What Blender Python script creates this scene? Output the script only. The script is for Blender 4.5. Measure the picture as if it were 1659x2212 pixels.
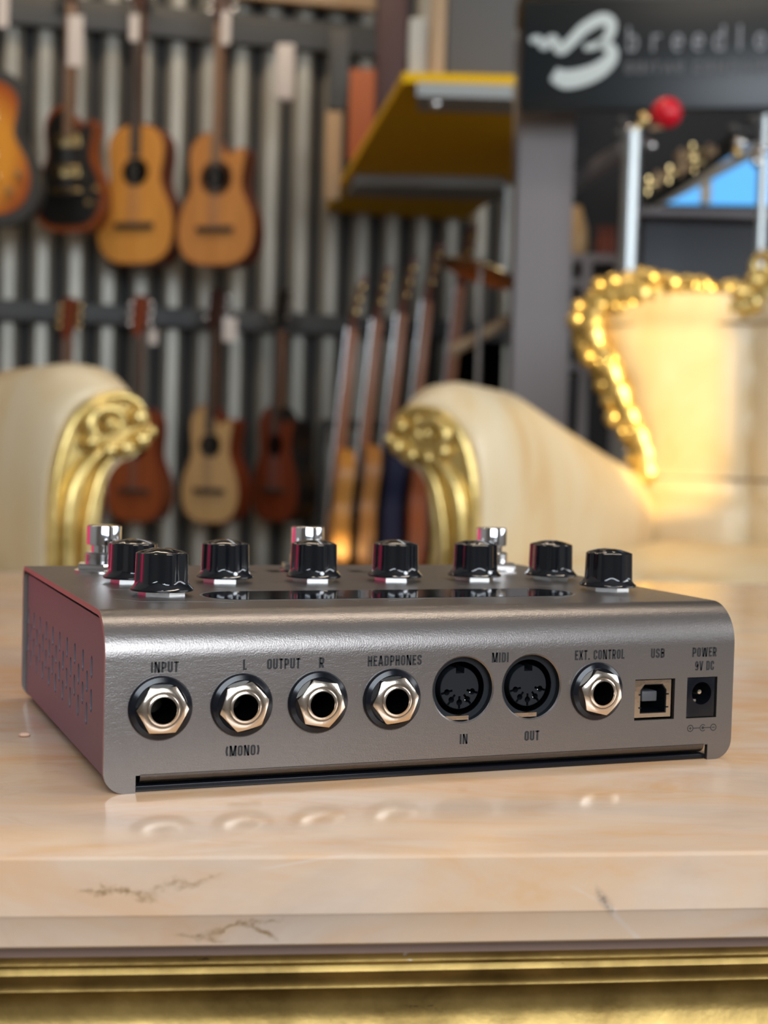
import bpy, bmesh, math, random
from mathutils import Vector, Matrix
PI = math.pi
random.seed(5)
for o in list(bpy.data.objects): bpy.data.objects.remove(o)
SC = bpy.context.scene
COL = SC.collection
V = Vector
TZ = 0.50                       # table top height; the pedal's front left corner is the world origin in plan
# ------------------------------------------------------------------ camera
YAW, PITCH, ROLL = 0.3745, 0.0425, 0.0273
CAM = V((-0.067975, -0.350295, TZ + 0.084053))
FPX = 3224.47
_r = V((math.cos(YAW), -math.sin(YAW), 0)); _f = V((math.sin(YAW), math.cos(YAW), 0)); _u = V((0, 0, 1))
fw = _f*math.cos(PITCH) - _u*math.sin(PITCH); up = _u*math.cos(PITCH) + _f*math.sin(PITCH)
rt = _r*math.cos(ROLL) + up*math.sin(ROLL); up = up*math.cos(ROLL) - _r*math.sin(ROLL)
cd = bpy.data.cameras.new('camera'); cam = bpy.data.objects.new('camera', cd); COL.objects.link(cam)
cam.matrix_world = Matrix(((rt.x, up.x, -fw.x, CAM.x), (rt.y, up.y, -fw.y, CAM.y), (rt.z, up.z, -fw.z, CAM.z), (0, 0, 0, 1)))
cd.sensor_fit = 'VERTICAL'; cd.sensor_height = 36.0; cd.lens = FPX/2212*36
cd.clip_start = 0.01; cd.clip_end = 60
cd.dof.use_dof = True; cd.dof.focus_distance = 0.385; cd.dof.aperture_fstop = 15.5
SC.camera = cam
# ------------------------------------------------------------------ world, exposure
w = bpy.data.worlds.new('world'); SC.world = w; w.use_nodes = True
bg = w.node_tree.nodes['Background']; bg.inputs[0].default_value = (0.5, 0.68, 1.0, 1); bg.inputs[1].default_value = 1.0
SC.view_settings.view_transform = 'Standard'; SC.view_settings.look = 'None'
SC.view_settings.exposure = 0.0; SC.view_settings.gamma = 1.0; SC.view_settings.use_curve_mapping = False
SC.cycles.max_bounces = 8; SC.cycles.diffuse_bounces = 4; SC.cycles.glossy_bounces = 5
SC.cycles.sample_clamp_indirect = 6.0
SC.cycles.use_denoising = True

G0 = V((CAM.x, CAM.y, 0))
def B(a, b, h=0.0):             # room coordinates: a metres to the side, b metres into the room, h above the floor
    return G0 + _r*a + _f*b + V((0, 0, h))
def at(px, py, Z):              # the point seen at a pixel, Z metres into the room
    return CAM + (fw + rt*((px-829.5)/FPX) - up*((py-1106)/FPX))*Z
def on_plane(px, py, p0, n):
    d = fw + rt*((px-829.5)/FPX) - up*((py-1106)/FPX)
    return CAM + d*((p0-CAM).dot(n)/d.dot(n))

# ------------------------------------------------------------------ lights
def area(name, loc, to, sx, sy, power, col):
    l = bpy.data.lights.new(name, 'AREA'); l.shape = 'RECTANGLE'; l.size = sx; l.size_y = sy
    l.energy = power; l.color = col
    o = bpy.data.objects.new(name, l); COL.objects.link(o); o.location = loc
    o.rotation_euler = (to-loc).to_track_quat('-Z', 'Y').to_euler(); return o
SUN_FROM = (_r*0.33 - _f*0.82 + _u*0.33).normalized()   # direction towards the sun
sl = bpy.data.lights.new('sun', 'SUN'); sl.energy = 6.0; sl.angle = 0.009; sl.color = (1.0, 0.68, 0.22)
so = bpy.data.objects.new('sun', sl); COL.objects.link(so); so.rotation_euler = (-SUN_FROM).to_track_quat('-Z', 'Y').to_euler()
# daylight through the shop front behind the camera and through the side windows
FRONT_B = -2.2; RIGHT_A = 3.2
area('daylight_front', B(0.85, FRONT_B+0.12, 1.75), B(0.85, 3, 1.2), 2.3, 1.5, 86, (0.90, 0.95, 1.0))
area('daylight_side', B(RIGHT_A-0.12, 1.0, 1.7), B(0, 1.4, 0.9), 2.6, 1.5, 52, (1.0, 0.95, 0.88))
area('strip_lamp_light', B(-0.6, 3.6, 3.2), B(-0.6, 4.6, 1.2), 2.4, 0.12, 30, (1.0, 0.80, 0.58))
area('room_fill_light', B(0.6, 1.2, 3.2), B(0.6, 1.2, 0), 1.6, 0.3, 17, (1.0, 0.86, 0.70))  # added fill over the table, no lamp is seen there

# ------------------------------------------------------------------ materials
def mat(name, col, rough=0.5, metal=0.0, spec=0.5, coat=0.0, emis=None, es=0.0):
    m = bpy.data.materials.new(name); m.use_nodes = True
    p = m.node_tree.nodes['Principled BSDF']
    p.inputs['Base Color'].default_value = (*col, 1); p.inputs['Roughness'].default_value = rough
    p.inputs['Metallic'].default_value = metal; p.inputs['Specular IOR Level'].default_value = spec
    p.inputs['Coat Weight'].default_value = coat; p.inputs['Coat Roughness'].default_value = 0.05
    if emis: p.inputs['Emission Color'].default_value = (*emis, 1); p.inputs['Emission Strength'].default_value = es
    return m
class NT:
    def __init__(s, m): s.m = m; s.t = m.node_tree; s.p = s.t.nodes['Principled BSDF']; s._c = None
    def n(s, ty, **k):
        nd = s.t.nodes.new(ty)
        for a, v in k.items():
            if a in nd.inputs: nd.inputs[a].default_value = v
            else: setattr(nd, a, v)
        return nd
    def l(s, a, b): s.t.links.new(a, b)
    def co(s, scale=(1, 1, 1), loc=(0, 0, 0), rot=(0, 0, 0)):
        tc = s.n('ShaderNodeTexCoord'); mp = s.n('ShaderNodeMapping')
        mp.inputs['Scale'].default_value = scale; mp.inputs['Location'].default_value = loc; mp.inputs['Rotation'].default_value = rot
        s.l(tc.outputs['Object'], mp.inputs[0]); return mp.outputs[0]
    def noise(s, scale, vec=None, detail=4, rough=0.55, dist=0.0):
        nd = s.n('ShaderNodeTexNoise'); nd.inputs['Scale'].default_value = scale; nd.inputs['Detail'].default_value = detail
        nd.inputs['Roughness'].default_value = rough; nd.inputs['Distortion'].default_value = dist
        if vec: s.l(vec, nd.inputs['Vector'])
        return nd.outputs['Fac']
    def ramp(s, fac, stops):
        r = s.n('ShaderNodeValToRGB'); e = r.color_ramp.elements
        while len(e) < len(stops): e.new(0.5)
        for i, (p, c) in enumerate(stops):
            e[i].position = p; e[i].color = (*c, 1) if len(c) == 3 else c
        s.l(fac, r.inputs[0]); return r.outputs[0]
    def mix(s, fac, a, b, bt='MIX'):
        x = s.n('ShaderNodeMix', data_type='RGBA', blend_type=bt)
        for sock, v in ((x.inputs[0], fac), (x.inputs[6], a), (x.inputs[7], b)):
            if hasattr(v, 'is_output') or isinstance(v, bpy.types.NodeSocket): s.l(v, sock)
            elif isinstance(v, tuple): sock.default_value = (*v, 1)
            else: sock.default_value = v
        return x.outputs[2]
    def bump(s, h, strength=0.2, dist=0.001):
        b = s.n('ShaderNodeBump'); b.inputs['Strength'].default_value = strength; b.inputs['Distance'].default_value = dist
        s.l(h, b.inputs['Height']); s.l(b.outputs[0], s.p.inputs['Normal'])
    def base(s, c): s.l(c, s.p.inputs['Base Color'])

M = {}
m = mat('grey_metal_paint', (0.235, 0.21, 0.195), 0.33, 0.93, 0.4); n = NT(m)
v1 = n.co((260, 900, 900)); a1 = n.noise(1.0, v1, 3); v2 = n.co((1, 1, 1)); a2 = n.noise(2600, v2, 2)
ad = n.n('ShaderNodeMath', operation='ADD'); n.l(a1, ad.inputs[0]); n.l(a2, ad.inputs[1])
n.bump(ad.outputs[0], 0.17, 0.0003)
spk = n.ramp(n.noise(5200, n.co(), 1), [(0.35, (0.265, 0.240, 0.225)), (0.72, (0.325, 0.298, 0.28))]); n.base(spk); M['cover'] = m
m = mat('side_plate_paint', (0.16, 0.145, 0.17), 0.48, 0.35); n = NT(m); n.bump(n.noise(2600, n.co(), 2), 0.12, 0.0002); M['side'] = m
M['black'] = mat('black_plastic', (0.006, 0.007, 0.010), 0.15, 0, 0.4)
M['socket'] = mat('socket_plastic', (0.013, 0.015, 0.018), 0.42, 0, 0.2)
M['void'] = mat('deep_black', (0.002, 0.002, 0.002), 1.0, 0, 0.0)  # shade of holes and recesses put into flat black; also the speaker's own black
M['gloss'] = mat('gloss_black', (0.006, 0.006, 0.007), 0.05)
m = mat('knob_black', (0.006, 0.007, 0.009), 0.09, 0, 0.5, 0.6); n = NT(m)
n.bump(n.noise(900, n.co((1, 1, 0.15)), 2), 0.05, 0.0002); M['knob'] = m
M['chrome'] = mat('chrome', (0.80, 0.80, 0.80), 0.07, 1.0)
m = mat('nickel', (0.86, 0.76, 0.64), 0.17, 1.0); n = NT(m); n.bump(n.noise(700, n.co(), 2), 0.12, 0.0002); M['nickel'] = m
M['satin'] = mat('satin_chrome', (0.50, 0.54, 0.54), 0.33, 0.9)
M['nut'] = mat('zinc', (0.72, 0.72, 0.70), 0.25, 1.0)
M['ink'] = mat('black_ink', (0.012, 0.012, 0.013), 0.5)
M['white'] = mat('white_mark', (0.85, 0.87, 0.88), 0.4)
M['line'] = mat('pale_print', (0.26, 0.25, 0.24), 0.4)
M['print'] = mat('dark_print', (0.02, 0.018, 0.016), 0.35)
# marble
m = mat('marble', (0.6, 0.5, 0.42), 0.09, 0, 0.5); n = NT(m)
c = n.co(); big = n.noise(9, n.co((1, 2.2, 2.2)), 6, 0.6, 0.6); mid = n.noise(26, n.co((0.7, 1.6, 1.6), (3, 1, 0)), 6, 0.62, 1.2)
c1 = n.ramp(big, [(0.32, (0.55, 0.42, 0.33)), (0.47, (0.72, 0.52, 0.37)), (0.56, (0.76, 0.49, 0.28)), (0.68, (0.76, 0.38, 0.14))])
c2 = n.ramp(mid, [(0.35, (0.78, 0.61, 0.46)), (0.52, (0.72, 0.51, 0.35)), (0.66, (0.70, 0.38, 0.17))])
base = n.mix(0.42, c1, c2)
vein = n.noise(7, n.co((1, 1.4, 1.4), (7.3, 2.2, 0.4)), 9, 0.68, 1.5)
vm = n.ramp(vein, [(0.0, (0, 0, 0)), (0.488, (0, 0, 0)), (0.5, (1, 1, 1)), (0.512, (0, 0, 0))])
gate = n.ramp(n.noise(5.5, n.co((1, 1, 1), (0.4, 9, 1)), 2), [(0.53, (0, 0, 0)), (0.66, (0.6, 0.6, 0.6))])
vg = n.mix(1.0, vm, gate, 'MULTIPLY')
base = n.mix(vg, base, (0.30, 0.17, 0.07))
# worn scratches, pale
sc_ = n.n('ShaderNodeTexVoronoi', feature='DISTANCE_TO_EDGE'); sc_.inputs['Scale'].default_value = 13
n.l(n.co((0.35, 1.7, 1), (0, 0, 0), (0, 0, 0.5)), sc_.inputs['Vector'])
sm = n.ramp(sc_.outputs['Distance'], [(0.0, (0.5, 0.5, 0.5)), (0.004, (0, 0, 0))])
sg = n.ramp(n.noise(22, n.co(), 3), [(0.54, (0, 0, 0)), (0.62, (1, 1, 1))])
base = n.mix(n.mix(1.0, sm, sg, 'MULTIPLY'), base, (0.80, 0.74, 0.68))
sep = n.n('ShaderNodeSeparateXYZ'); n.l(n.co(), sep.inputs[0])
def mth(op, a, b=None, cl=False):
    x = n.n('ShaderNodeMath', operation=op, use_clamp=cl)
    for i, v in enumerate((a, b)):
        if v is None: continue
        if isinstance(v, bpy.types.NodeSocket): n.l(v, x.inputs[i])
        else: x.inputs[i].default_value = v
    return x.outputs[0]
wob = n.noise(110, n.co((1, 0.3, 1.6)), 6, 0.66); fine = n.noise(520, n.co((1, 0.3, 1)), 5, 0.7)
def placed(x0, z0, slope, hl, wd, amp, col, k):
    global base
    line = mth('ADD', mth('MULTIPLY', mth('SUBTRACT', sep.outputs[0], x0), slope), TZ+z0)
    d = mth('SUBTRACT', sep.outputs[2], line); d = mth('ADD', d, mth('MULTIPLY', mth('SUBTRACT', wob, 0.5), amp)); d = mth('ABSOLUTE', d)
    a = mth('SUBTRACT', 1.0, mth('DIVIDE', d, wd), True)
    e = mth('SUBTRACT', 1.0, mth('POWER', mth('DIVIDE', mth('ABSOLUTE', mth('SUBTRACT', sep.outputs[0], x0)), hl), 3.0), True)
    f = mth('MULTIPLY', mth('MULTIPLY', a, e), mth('MULTIPLY', mth('SUBTRACT', fine, 0.25), k), True)
    base = n.mix(f, base, col)
VB = (0.30, 0.18, 0.08)
placed(-0.0545, -0.0078, -0.12, 0.0085, 0.0015, 0.016, VB, 3.0); placed(-0.041, -0.0058, 0.22, 0.0085, 0.0014, 0.012, VB, 1.9)
placed(-0.029, -0.0152, 0.25, 0.009, 0.0009, 0.008, VB, 2.6); placed(-0.0245, -0.0165, -0.5, 0.0035, 0.0009, 0.004, VB, 3.0); placed(-0.037, -0.0178, -0.1, 0.006, 0.0008, 0.006, VB, 2.2)
placed(0.0475, -0.0105, -1.0, 0.0024, 0.0022, 0.003, (0.28, 0.21, 0.16), 2.6); n.base(base)
n.bump(n.noise(60, n.co((1, 1, 1)), 4), 0.05, 0.0012)
rr = n.n('ShaderNodeMapRange'); rr.inputs[3].default_value = 0.09; rr.inputs[4].default_value = 0.24
n.l(n.noise(40, n.co(), 5), rr.inputs[0]); n.l(rr.outputs[0], n.p.inputs['Roughness']); M['marble'] = m
# gilt
def gilt(name, c_hi, c_lo, rough, bumpd, scale=60):
    m = mat(name, c_hi, rough, 0.85); n = NT(m)
    f = n.noise(scale, n.co(), 6, 0.6); n.base(n.ramp(f, [(0.32, c_lo), (0.6, c_hi)])); n.bump(n.noise(scale*2, n.co(), 5), 0.35, bumpd); return m
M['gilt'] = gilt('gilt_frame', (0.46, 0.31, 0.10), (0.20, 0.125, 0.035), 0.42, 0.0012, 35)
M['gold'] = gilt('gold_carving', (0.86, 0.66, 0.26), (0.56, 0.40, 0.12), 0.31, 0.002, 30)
# dark worn nicks and pale plaster chips on the apron
m = M['gilt']; n = NT(m); prev = n.p.inputs['Base Color'].links[0].from_socket
nk = n.ramp(n.noise(60, n.co((0.5, 0.5, 2.5), (2, 0, 0)), 6, 0.7), [(0.66, (0, 0, 0)), (0.68, (1, 1, 1))]); prev = n.mix(nk, prev, (0.03, 0.025, 0.02))
nk = n.ramp(n.noise(90, n.co((0.6, 0.6, 1.8), (9, 4, 0)), 4, 0.6), [(0.745, (0, 0, 0)), (0.76, (1, 1, 1))]); n.base(n.mix(nk, prev, (0.75, 0.70, 0.62)))
M['rawwood'] = mat('raw_wood_edge', (0.16, 0.09, 0.06), 0.6)
# upholstery
m = mat('cream_leather', (0.62, 0.52, 0.36), 0.38, 0, 0.5); n = NT(m)
n.base(n.ramp(n.noise(6, n.co((1, 1, 0.35)), 6, 0.6, 0.8), [(0.34, (0.78, 0.67, 0.47)), (0.55, (0.74, 0.59, 0.36)), (0.72, (0.66, 0.44, 0.20))]))
n.bump(n.noise(90, n.co((3, 3, 0.6)), 4), 0.15, 0.002); M['leather'] = m
M['piping'] = mat('dark_piping', (0.32, 0.23, 0.13), 0.5)
# room
m = mat('corrugated_metal', (0.52, 0.50, 0.46), 0.42, 0.5); n = NT(m)
n.base(n.ramp(n.noise(5, n.co((1, 1, 0.3)), 4), [(0.3, (0.30, 0.29, 0.25)), (0.7, (0.48, 0.455, 0.385))])); M['corr'] = m
M['darkwall'] = mat('dark_wall', (0.022, 0.023, 0.025), 0.7)
M['steel'] = mat('dark_steel', (0.075, 0.075, 0.072), 0.5, 0.4)
M['greysteel'] = mat('grey_column_paint', (0.25, 0.225, 0.225), 0.5)
M['red_reflect'] = mat('red_case_shell', (0.72, 0.035, 0.14), 0.55)
m = mat('floor_boards', (0.12, 0.09, 0.07), 0.4); n = NT(m)
n.base(n.ramp(n.noise(6, n.co((8, 1, 1)), 4), [(0.3, (0.07, 0.05, 0.04)), (0.7, (0.15, 0.11, 0.08))])); M['floor'] = m
M['ceiling'] = mat('ceiling_paint', (0.30, 0.28, 0.26), 0.8)
M['plaster'] = mat('plaster', (0.36, 0.34, 0.32), 0.8)
M['yellow'] = mat('yellow_paint', (0.86, 0.50, 0.004), 0.6, 0, 0.15)
M['zincbar'] = mat('galvanised_bar', (0.34, 0.36, 0.35), 0.6, 0.2)
M['offwhite'] = mat('off_white', (0.62, 0.60, 0.53), 0.6)
M['amp'] = mat('grey_tolex', (0.125, 0.12, 0.112), 0.7)
M['tanwood'] = mat('tan_wood', (0.46, 0.31, 0.17), 0.5)
M['orange'] = mat('orange_leather', (0.42, 0.11, 0.03), 0.55)
M['maroon'] = mat('maroon_paint', (0.06, 0.022, 0.022), 0.5)
M['signblack'] = mat('sign_black', (0.010, 0.014, 0.016), 0.30)
M['signwhite'] = mat('sign_white', (0.72, 0.80, 0.78), 0.5)
M['signgrey'] = mat('sign_grey', (0.34, 0.35, 0.37), 0.5)
M['signfaint'] = mat('sign_faint', (0.12, 0.125, 0.13), 0.5)
M['red'] = mat('red_rubber', (0.80, 0.012, 0.03), 0.22)
M['brass'] = mat('brass', (0.75, 0.55, 0.25), 0.22, 1.0)
M['screen'] = mat('dark_grey_panel', (0.018, 0.021, 0.027), 0.45)
M['tag'] = mat('paper_tag', (0.66, 0.60, 0.56), 0.7)
M['navy'] = mat('navy_cloth', (0.01, 0.012, 0.05), 0.7)
def wood(name, a, b, rough=0.4, coat=0.08):
    m = mat(name, a, rough, 0, 0.5, coat); n = NT(m)
    n.base(n.ramp(n.noise(4, n.co((14, 2, 1)), 5), [(0.3, a), (0.7, b)])); return m
M['spruce'] = wood('amber_spruce', (0.64, 0.27, 0.045), (0.78, 0.36, 0.07))
M['cedar'] = wood('cedar_top', (0.52, 0.21, 0.05), (0.66, 0.29, 0.075))
M['pale'] = wood('pale_spruce', (0.52, 0.32, 0.13), (0.62, 0.40, 0.18))
M['mahog'] = wood('mahogany', (0.13, 0.022, 0.006), (0.22, 0.045, 0.012))
M['mahog2'] = wood('orange_mahogany', (0.22, 0.045, 0.008), (0.32, 0.075, 0.015))
M['darkside'] = wood('rosewood', (0.035, 0.010, 0.006), (0.07, 0.018, 0.010))
M['neckwood'] = wood('neck_wood', (0.16, 0.07, 0.03), (0.22, 0.10, 0.05))
M['neck_lit'] = wood('lit_neck_wood', (0.34, 0.12, 0.05), (0.46, 0.19, 0.08))  # brightened copy of the neck wood, lit look put into its colour
M['fret'] = mat('fretboard_wood', (0.05, 0.03, 0.02), 0.5)
M['fretbrown'] = wood('fretboard_brown', (0.26, 0.14, 0.07), (0.34, 0.19, 0.10), 0.5, 0)
M['ebony'] = mat('ebony', (0.012, 0.011, 0.010), 0.3, 0, 0.5, 0.5)
m = mat('sunburst', (0.8, 0.3, 0.02), 0.2, 0, 0.5, 0.6); n = NT(m)
tc = n.n('ShaderNodeTexCoord'); gr = n.n('ShaderNodeTexGradient', gradient_type='SPHERICAL'); mp = n.n('ShaderNodeMapping')
mp.inputs['Location'].default_value = (0, 0, -0.72); mp.inputs['Scale'].default_value = (4.6, 0.6, 3.4); mp.vector_type = 'POINT'
n.l(tc.outputs['Object'], mp.inputs[0]); n.l(mp.outputs[0], gr.inputs[0])
n.base(n.ramp(gr.outputs[0], [(0.05, (0.05, 0.012, 0.006)), (0.3, (0.45, 0.10, 0.01)), (0.6, (0.86, 0.36, 0.03))])); M['burst'] = m

# ------------------------------------------------------------------ mesh helpers
def build(name, bm, m, parent=None, loc=None, rotz=None, ang=35, smooth=True, scale=None):
    if scale: bmesh.ops.scale(bm, vec=(scale,)*3, verts=bm.verts)
    bmesh.ops.recalc_face_normals(bm, faces=bm.faces)
    me = bpy.data.meshes.new(name); bm.to_mesh(me); bm.free()
    if m: me.materials.append(M[m] if isinstance(m, str) else m)
    if smooth:
        for p in me.polygons: p.use_smooth = True
        me.set_sharp_from_angle(angle=math.radians(ang))
    o = bpy.data.objects.new(name, me); COL.objects.link(o)
    if parent: o.parent = parent
    if loc is not None: o.location = loc
    if rotz is not None: o.rotation_euler = (0, 0, rotz)
    return o
def thing(name, label, cat, loc=(0, 0, 0), rotz=0.0, group=None):
    o = bpy.data.objects.new(name, None); COL.objects.link(o); o.location = loc; o.rotation_euler = (0, 0, rotz)
    o.empty_display_size = 0.02
    return tag(o, label, cat, group)
def tag(o, label, cat, group=None):
    o['label'] = label; o['category'] = cat
    if group: o['group'] = group
    return o
def struct(o): o['kind'] = 'structure'; return o
def NB(): return bmesh.new()
def box(bm, lo, hi, mtx=None, bev=0.0):
    r = bmesh.ops.create_cube(bm, size=1.0); vs = r['verts']
    for v in vs:
        v.co = V([lo[i] + (v.co[i]+0.5)*(hi[i]-lo[i]) for i in range(3)])
    if bev > 0:
        es = list({e for v in vs for e in v.link_edges})
        g = bmesh.ops.bevel(bm, geom=es, offset=bev, segments=3, profile=0.5, affect='EDGES'); vs = list({v for f in g['faces'] for v in f.verts} | {v for v in vs if v.is_valid})
    if mtx:
        for v in vs: v.co = mtx @ v.co
    return bm
def prism(bm, pts, fn0, fn1):                        # pts 2D; fn maps (x,y) to 3D for both ends
    a = [bm.verts.new(fn0(*p)) for p in pts]; b = [bm.verts.new(fn1(*p)) for p in pts]; k = len(pts)
    bm.faces.new(a); bm.faces.new(list(reversed(b)))
    for i in range(k): bm.faces.new((a[i], b[i], b[(i+1) % k], a[(i+1) % k]))
    return bm
def lathe(bm, prof, seg=40, mtx=None, rf=None, cap=True):   # profile (r, z); axis Z, mapped by mtx
    rings = []
    for (r, z) in prof:
        ring = []
        for i in range(seg):
            t = 2*PI*i/seg; q = rf(t, r, z) if rf else r
            p = V((q*math.cos(t), q*math.sin(t), z)); ring.append(bm.verts.new(mtx @ p if mtx else p))
        rings.append(ring)
    for a, b in zip(rings, rings[1:]):
        for i in range(seg): bm.faces.new((a[i], a[(i+1) % seg], b[(i+1) % seg], b[i]))
    if cap:
        if prof[0][0] > 0: bm.faces.new(list(reversed(rings[0])))
        if prof[-1][0] > 0: bm.faces.new(rings[-1])
    return bm
def tube(bm, pts, rad, seg=10, cap=True, flat=1.0):
    pts = [V(p) for p in pts]; k = len(pts); rad = [rad]*k if isinstance(rad, (int, float)) else rad
    up_ = None; rings = []
    for i, p in enumerate(pts):
        t = (pts[min(i+1, k-1)] - pts[max(i-1, 0)]).normalized()
        if up_ is None:
            up_ = t.orthogonal().normalized()
        up_ = (up_ - t*up_.dot(t)).normalized(); s = t.cross(up_)
        rings.append([bm.verts.new(p + (up_*math.cos(2*PI*j/seg)*flat + s*math.sin(2*PI*j/seg))*rad[i]) for j in range(seg)])
    for a, b in zip(rings, rings[1:]):
        for j in range(seg): bm.faces.new((a[j], a[(j+1) % seg], b[(j+1) % seg], b[j]))
    if cap: bm.faces.new(list(reversed(rings[0]))); bm.faces.new(rings[-1])
    return bm
def ball(bm, c, r, sx=1, sy=1, sz=1, seg=16):
    g = bmesh.ops.create_uvsphere(bm, u_segments=seg, v_segments=max(6, seg//2), radius=r)
    for v in g['verts']: v.co = V((v.co.x*sx, v.co.y*sy, v.co.z*sz)) + V(c)
    return bm
def cat(pts, n=8, closed=False):                       # Catmull-Rom
    out = []; k = len(pts); P = [V(p) for p in pts]
    rng = range(k) if closed else range(k-1)
    for i in rng:
        if closed: a, b, c, d = P[i-1], P[i], P[(i+1) % k], P[(i+2) % k]
        else: a, b, c, d = P[max(i-1, 0)], P[i], P[i+1], P[min(i+2, k-1)]
        for j in range(n):
            t = j/n; out.append(0.5*((2*b) + (c-a)*t + (2*a-5*b+4*c-d)*t*t + (3*b-a-3*c+d)*t**3))
    if not closed: out.append(P[-1])
    return out
def boolean(o, cut, op='DIFFERENCE'):
    md = o.modifiers.new('b', 'BOOLEAN'); md.object = cut; md.operation = op; md.solver = 'EXACT'; md.use_self = True
    dg = bpy.context.evaluated_depsgraph_get(); me = bpy.data.meshes.new_from_object(o.evaluated_get(dg))
    o.modifiers.clear(); me.name = o.name; old = o.data; o.data = me
    for p in me.polygons: p.use_smooth = True
    me.set_sharp_from_angle(angle=math.radians(28)); bpy.data.objects.remove(cut); return o

# ------------------------------------------------------------------ lettering: a condensed bold stroke alphabet
def arc(cx, cy, rx, ry, a0, a1, n=9):
    return [(cx+rx*math.cos(math.radians(a0+(a1-a0)*i/n)), cy+ry*math.sin(math.radians(a0+(a1-a0)*i/n))) for i in range(n+1)]
def glyph(ch, w, s):                                  # centre lines in a w x 1 cell, stroke s
    x0, x1, y0, y1 = s/2, w-s/2, s/2, 1-s/2; xm = w/2; r = min((x1-x0)/2, 0.22); e = s/2
    top = arc(x1-r, y1-r, r, r, 0, 90, 5) + arc(x0+r, y1-r, r, r, 90, 180, 5)
    bot = arc(x0+r, y0+r, r, r, 180, 270, 5) + arc(x1-r, y0+r, r, r, 270, 360, 5)
    D = {
     'I': [[(xm, 0), (xm, 1)]], 'L': [[(x0, 1), (x0, y0), (w, y0)]], 'T': [[(0, y1), (w, y1)], [(xm, 1), (xm, 0)]],
     'N': [[(x0, 0), (x0, 1)], [(x0, 1), (x1, 0)], [(x1, 0), (x1, 1)]],
     'P': [[(x0, 0), (x0, 1)], [(x0, y1)] + arc(x1-r, y1-r, r, r, 90, 0, 5) + arc(x1-r, 0.42+r, r, r, 0, -90, 5) + [(x0, 0.42)]],
     'U': [[(x0, 1)] + bot + [(x1, 1)]], 'O': [top + bot + [top[0]]],
     'C': [[(x1, 0.64)] + top + bot + [(x1, 0.36)]],
     'H': [[(x0, 0), (x0, 1)], [(x1, 0), (x1, 1)], [(x0, 0.52), (x1, 0.52)]],
     'E': [[(w, y1), (x0, y1), (x0, y0), (w, y0)], [(x0, 0.52), (w*0.92, 0.52)]],
     'A': [[(x0*0.7, 0), (xm, 1)], [(xm, 1), (w-x0*0.7, 0)], [(x0*1.4, 0.26), (w-x0*1.4, 0.26)]],
     'D': [[(x0, y0)] + arc(x1-r, y0+r, r, r, 270, 360, 5) + arc(x1-r, y1-r, r, r, 0, 90, 5) + [(x0, y1), (x0, y0)]],
     'S': [[(x1, 0.70)] + top + arc(x0+r, 0.66, r, 0.14, 180, 240, 4) + arc(x1-r, 0.34, r, 0.14, 60, 0, 4) + list(reversed(bot)) + [(x0, 0.30)]],
     'M': [[(x0, 0), (x0, 1)], [(x0, 1), (xm, 0.05)], [(xm, 0.05), (x1, 1)], [(x1, 1), (x1, 0)]],
     'X': [[(x0*0.8, 0), (w-x0*0.8, 1)], [(x0*0.8, 1), (w-x0*0.8, 0)]],
     'R': [[(x0, 0), (x0, 1)], [(x0, y1)] + arc(x1-r, y1-r, r, r, 90, 0, 5) + arc(x1-r, 0.45+r, r, r, 0, -90, 5) + [(x0, 0.45)], [(x1-r, 0.45), (x1, 0)]],
     'B': [[(x0, 0), (x0, 1)], [(x0, y1)] + arc(x1-r, y1-r, r, r, 90, 0, 5) + arc(x1-r, 0.52+r*0.8, r, r*0.8, 0, -90, 5) + [(x0, 0.52)],
           [(x0, 0.52)] + arc(x1-r, 0.52-r, r, r, 90, 0, 5) + arc(x1-r, y0+r, r, r, 0, -90, 5) + [(x0, y0)]],
     'V': [[(x0*0.8, 1), (xm, 0)], [(xm, 0), (w-x0*0.8, 1)]],
     'W': [[(x0*0.8, 1), (w*0.27, 0)], [(w*0.27, 0), (xm, 0.95)], [(xm, 0.95), (w*0.73, 0)], [(w*0.73, 0), (w-x0*0.8, 1)]],
     '9': [arc(xm, 0.66, (x1-x0)/2, 0.26, 0, 360, 16), [(x1, 0.66)] + [(x1, 0.3)] + arc(x1-r, y0+r, r, r, 0, -90, 4) + arc(x0+r, y0+r, r, r, 270, 190, 4)],
     '.': [[(xm, 0), (xm, s)]], '(': [arc(w+0.12, 0.5, w+0.06, 0.62, 135, 225, 8)], ')': [arc(-0.12, 0.5, w+0.06, 0.62, 45, -45, 8)],
     'G': [[(x1, 0.66)] + top + bot + [(x1, 0.45), (xm, 0.45)]], 'Y': [[(x0*0.8, 1), (xm, 0.45)], [(w-x0*0.8, 1), (xm, 0.45)], [(xm, 0.5), (xm, 0)]],
     'b': [[(x0, 0), (x0, 1.0)], arc(xm, 0.33, (x1-x0)/2, 0.30, 0, 360, 16)], 'r': [[(x0, 0), (x0, 0.66)], arc(x0+0.22, 0.36, 0.22, 0.27, 170, 60, 5)],
     'e': [[(x0, 0.33), (x1, 0.33)] + arc(xm, 0.33, (x1-x0)/2, 0.30, 0, 310, 14)], 'd': [[(x1, 0), (x1, 1.0)], arc(xm, 0.33, (x1-x0)/2, 0.30, 0, 360, 16)],
     'l': [[(xm, 0), (xm, 1.0)]], 'o': [arc(xm, 0.33, (x1-x0)/2, 0.30, 0, 360, 16)], 'v': [[(x0, 0.64), (xm, 0.02)], [(xm, 0.02), (x1, 0.64)]],
    }
    return D[ch]
GW = {'I': 0.2, 'L': 0.34, 'T': 0.38, 'N': 0.47, 'M': 0.58, 'W': 0.66, 'X': 0.44, 'V': 0.46, '.': 0.2, '(': 0.22, ')': 0.22, 'E': 0.36, 'A': 0.47, 'l': 0.2, 'r': 0.34, ' ': 0.2}
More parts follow.
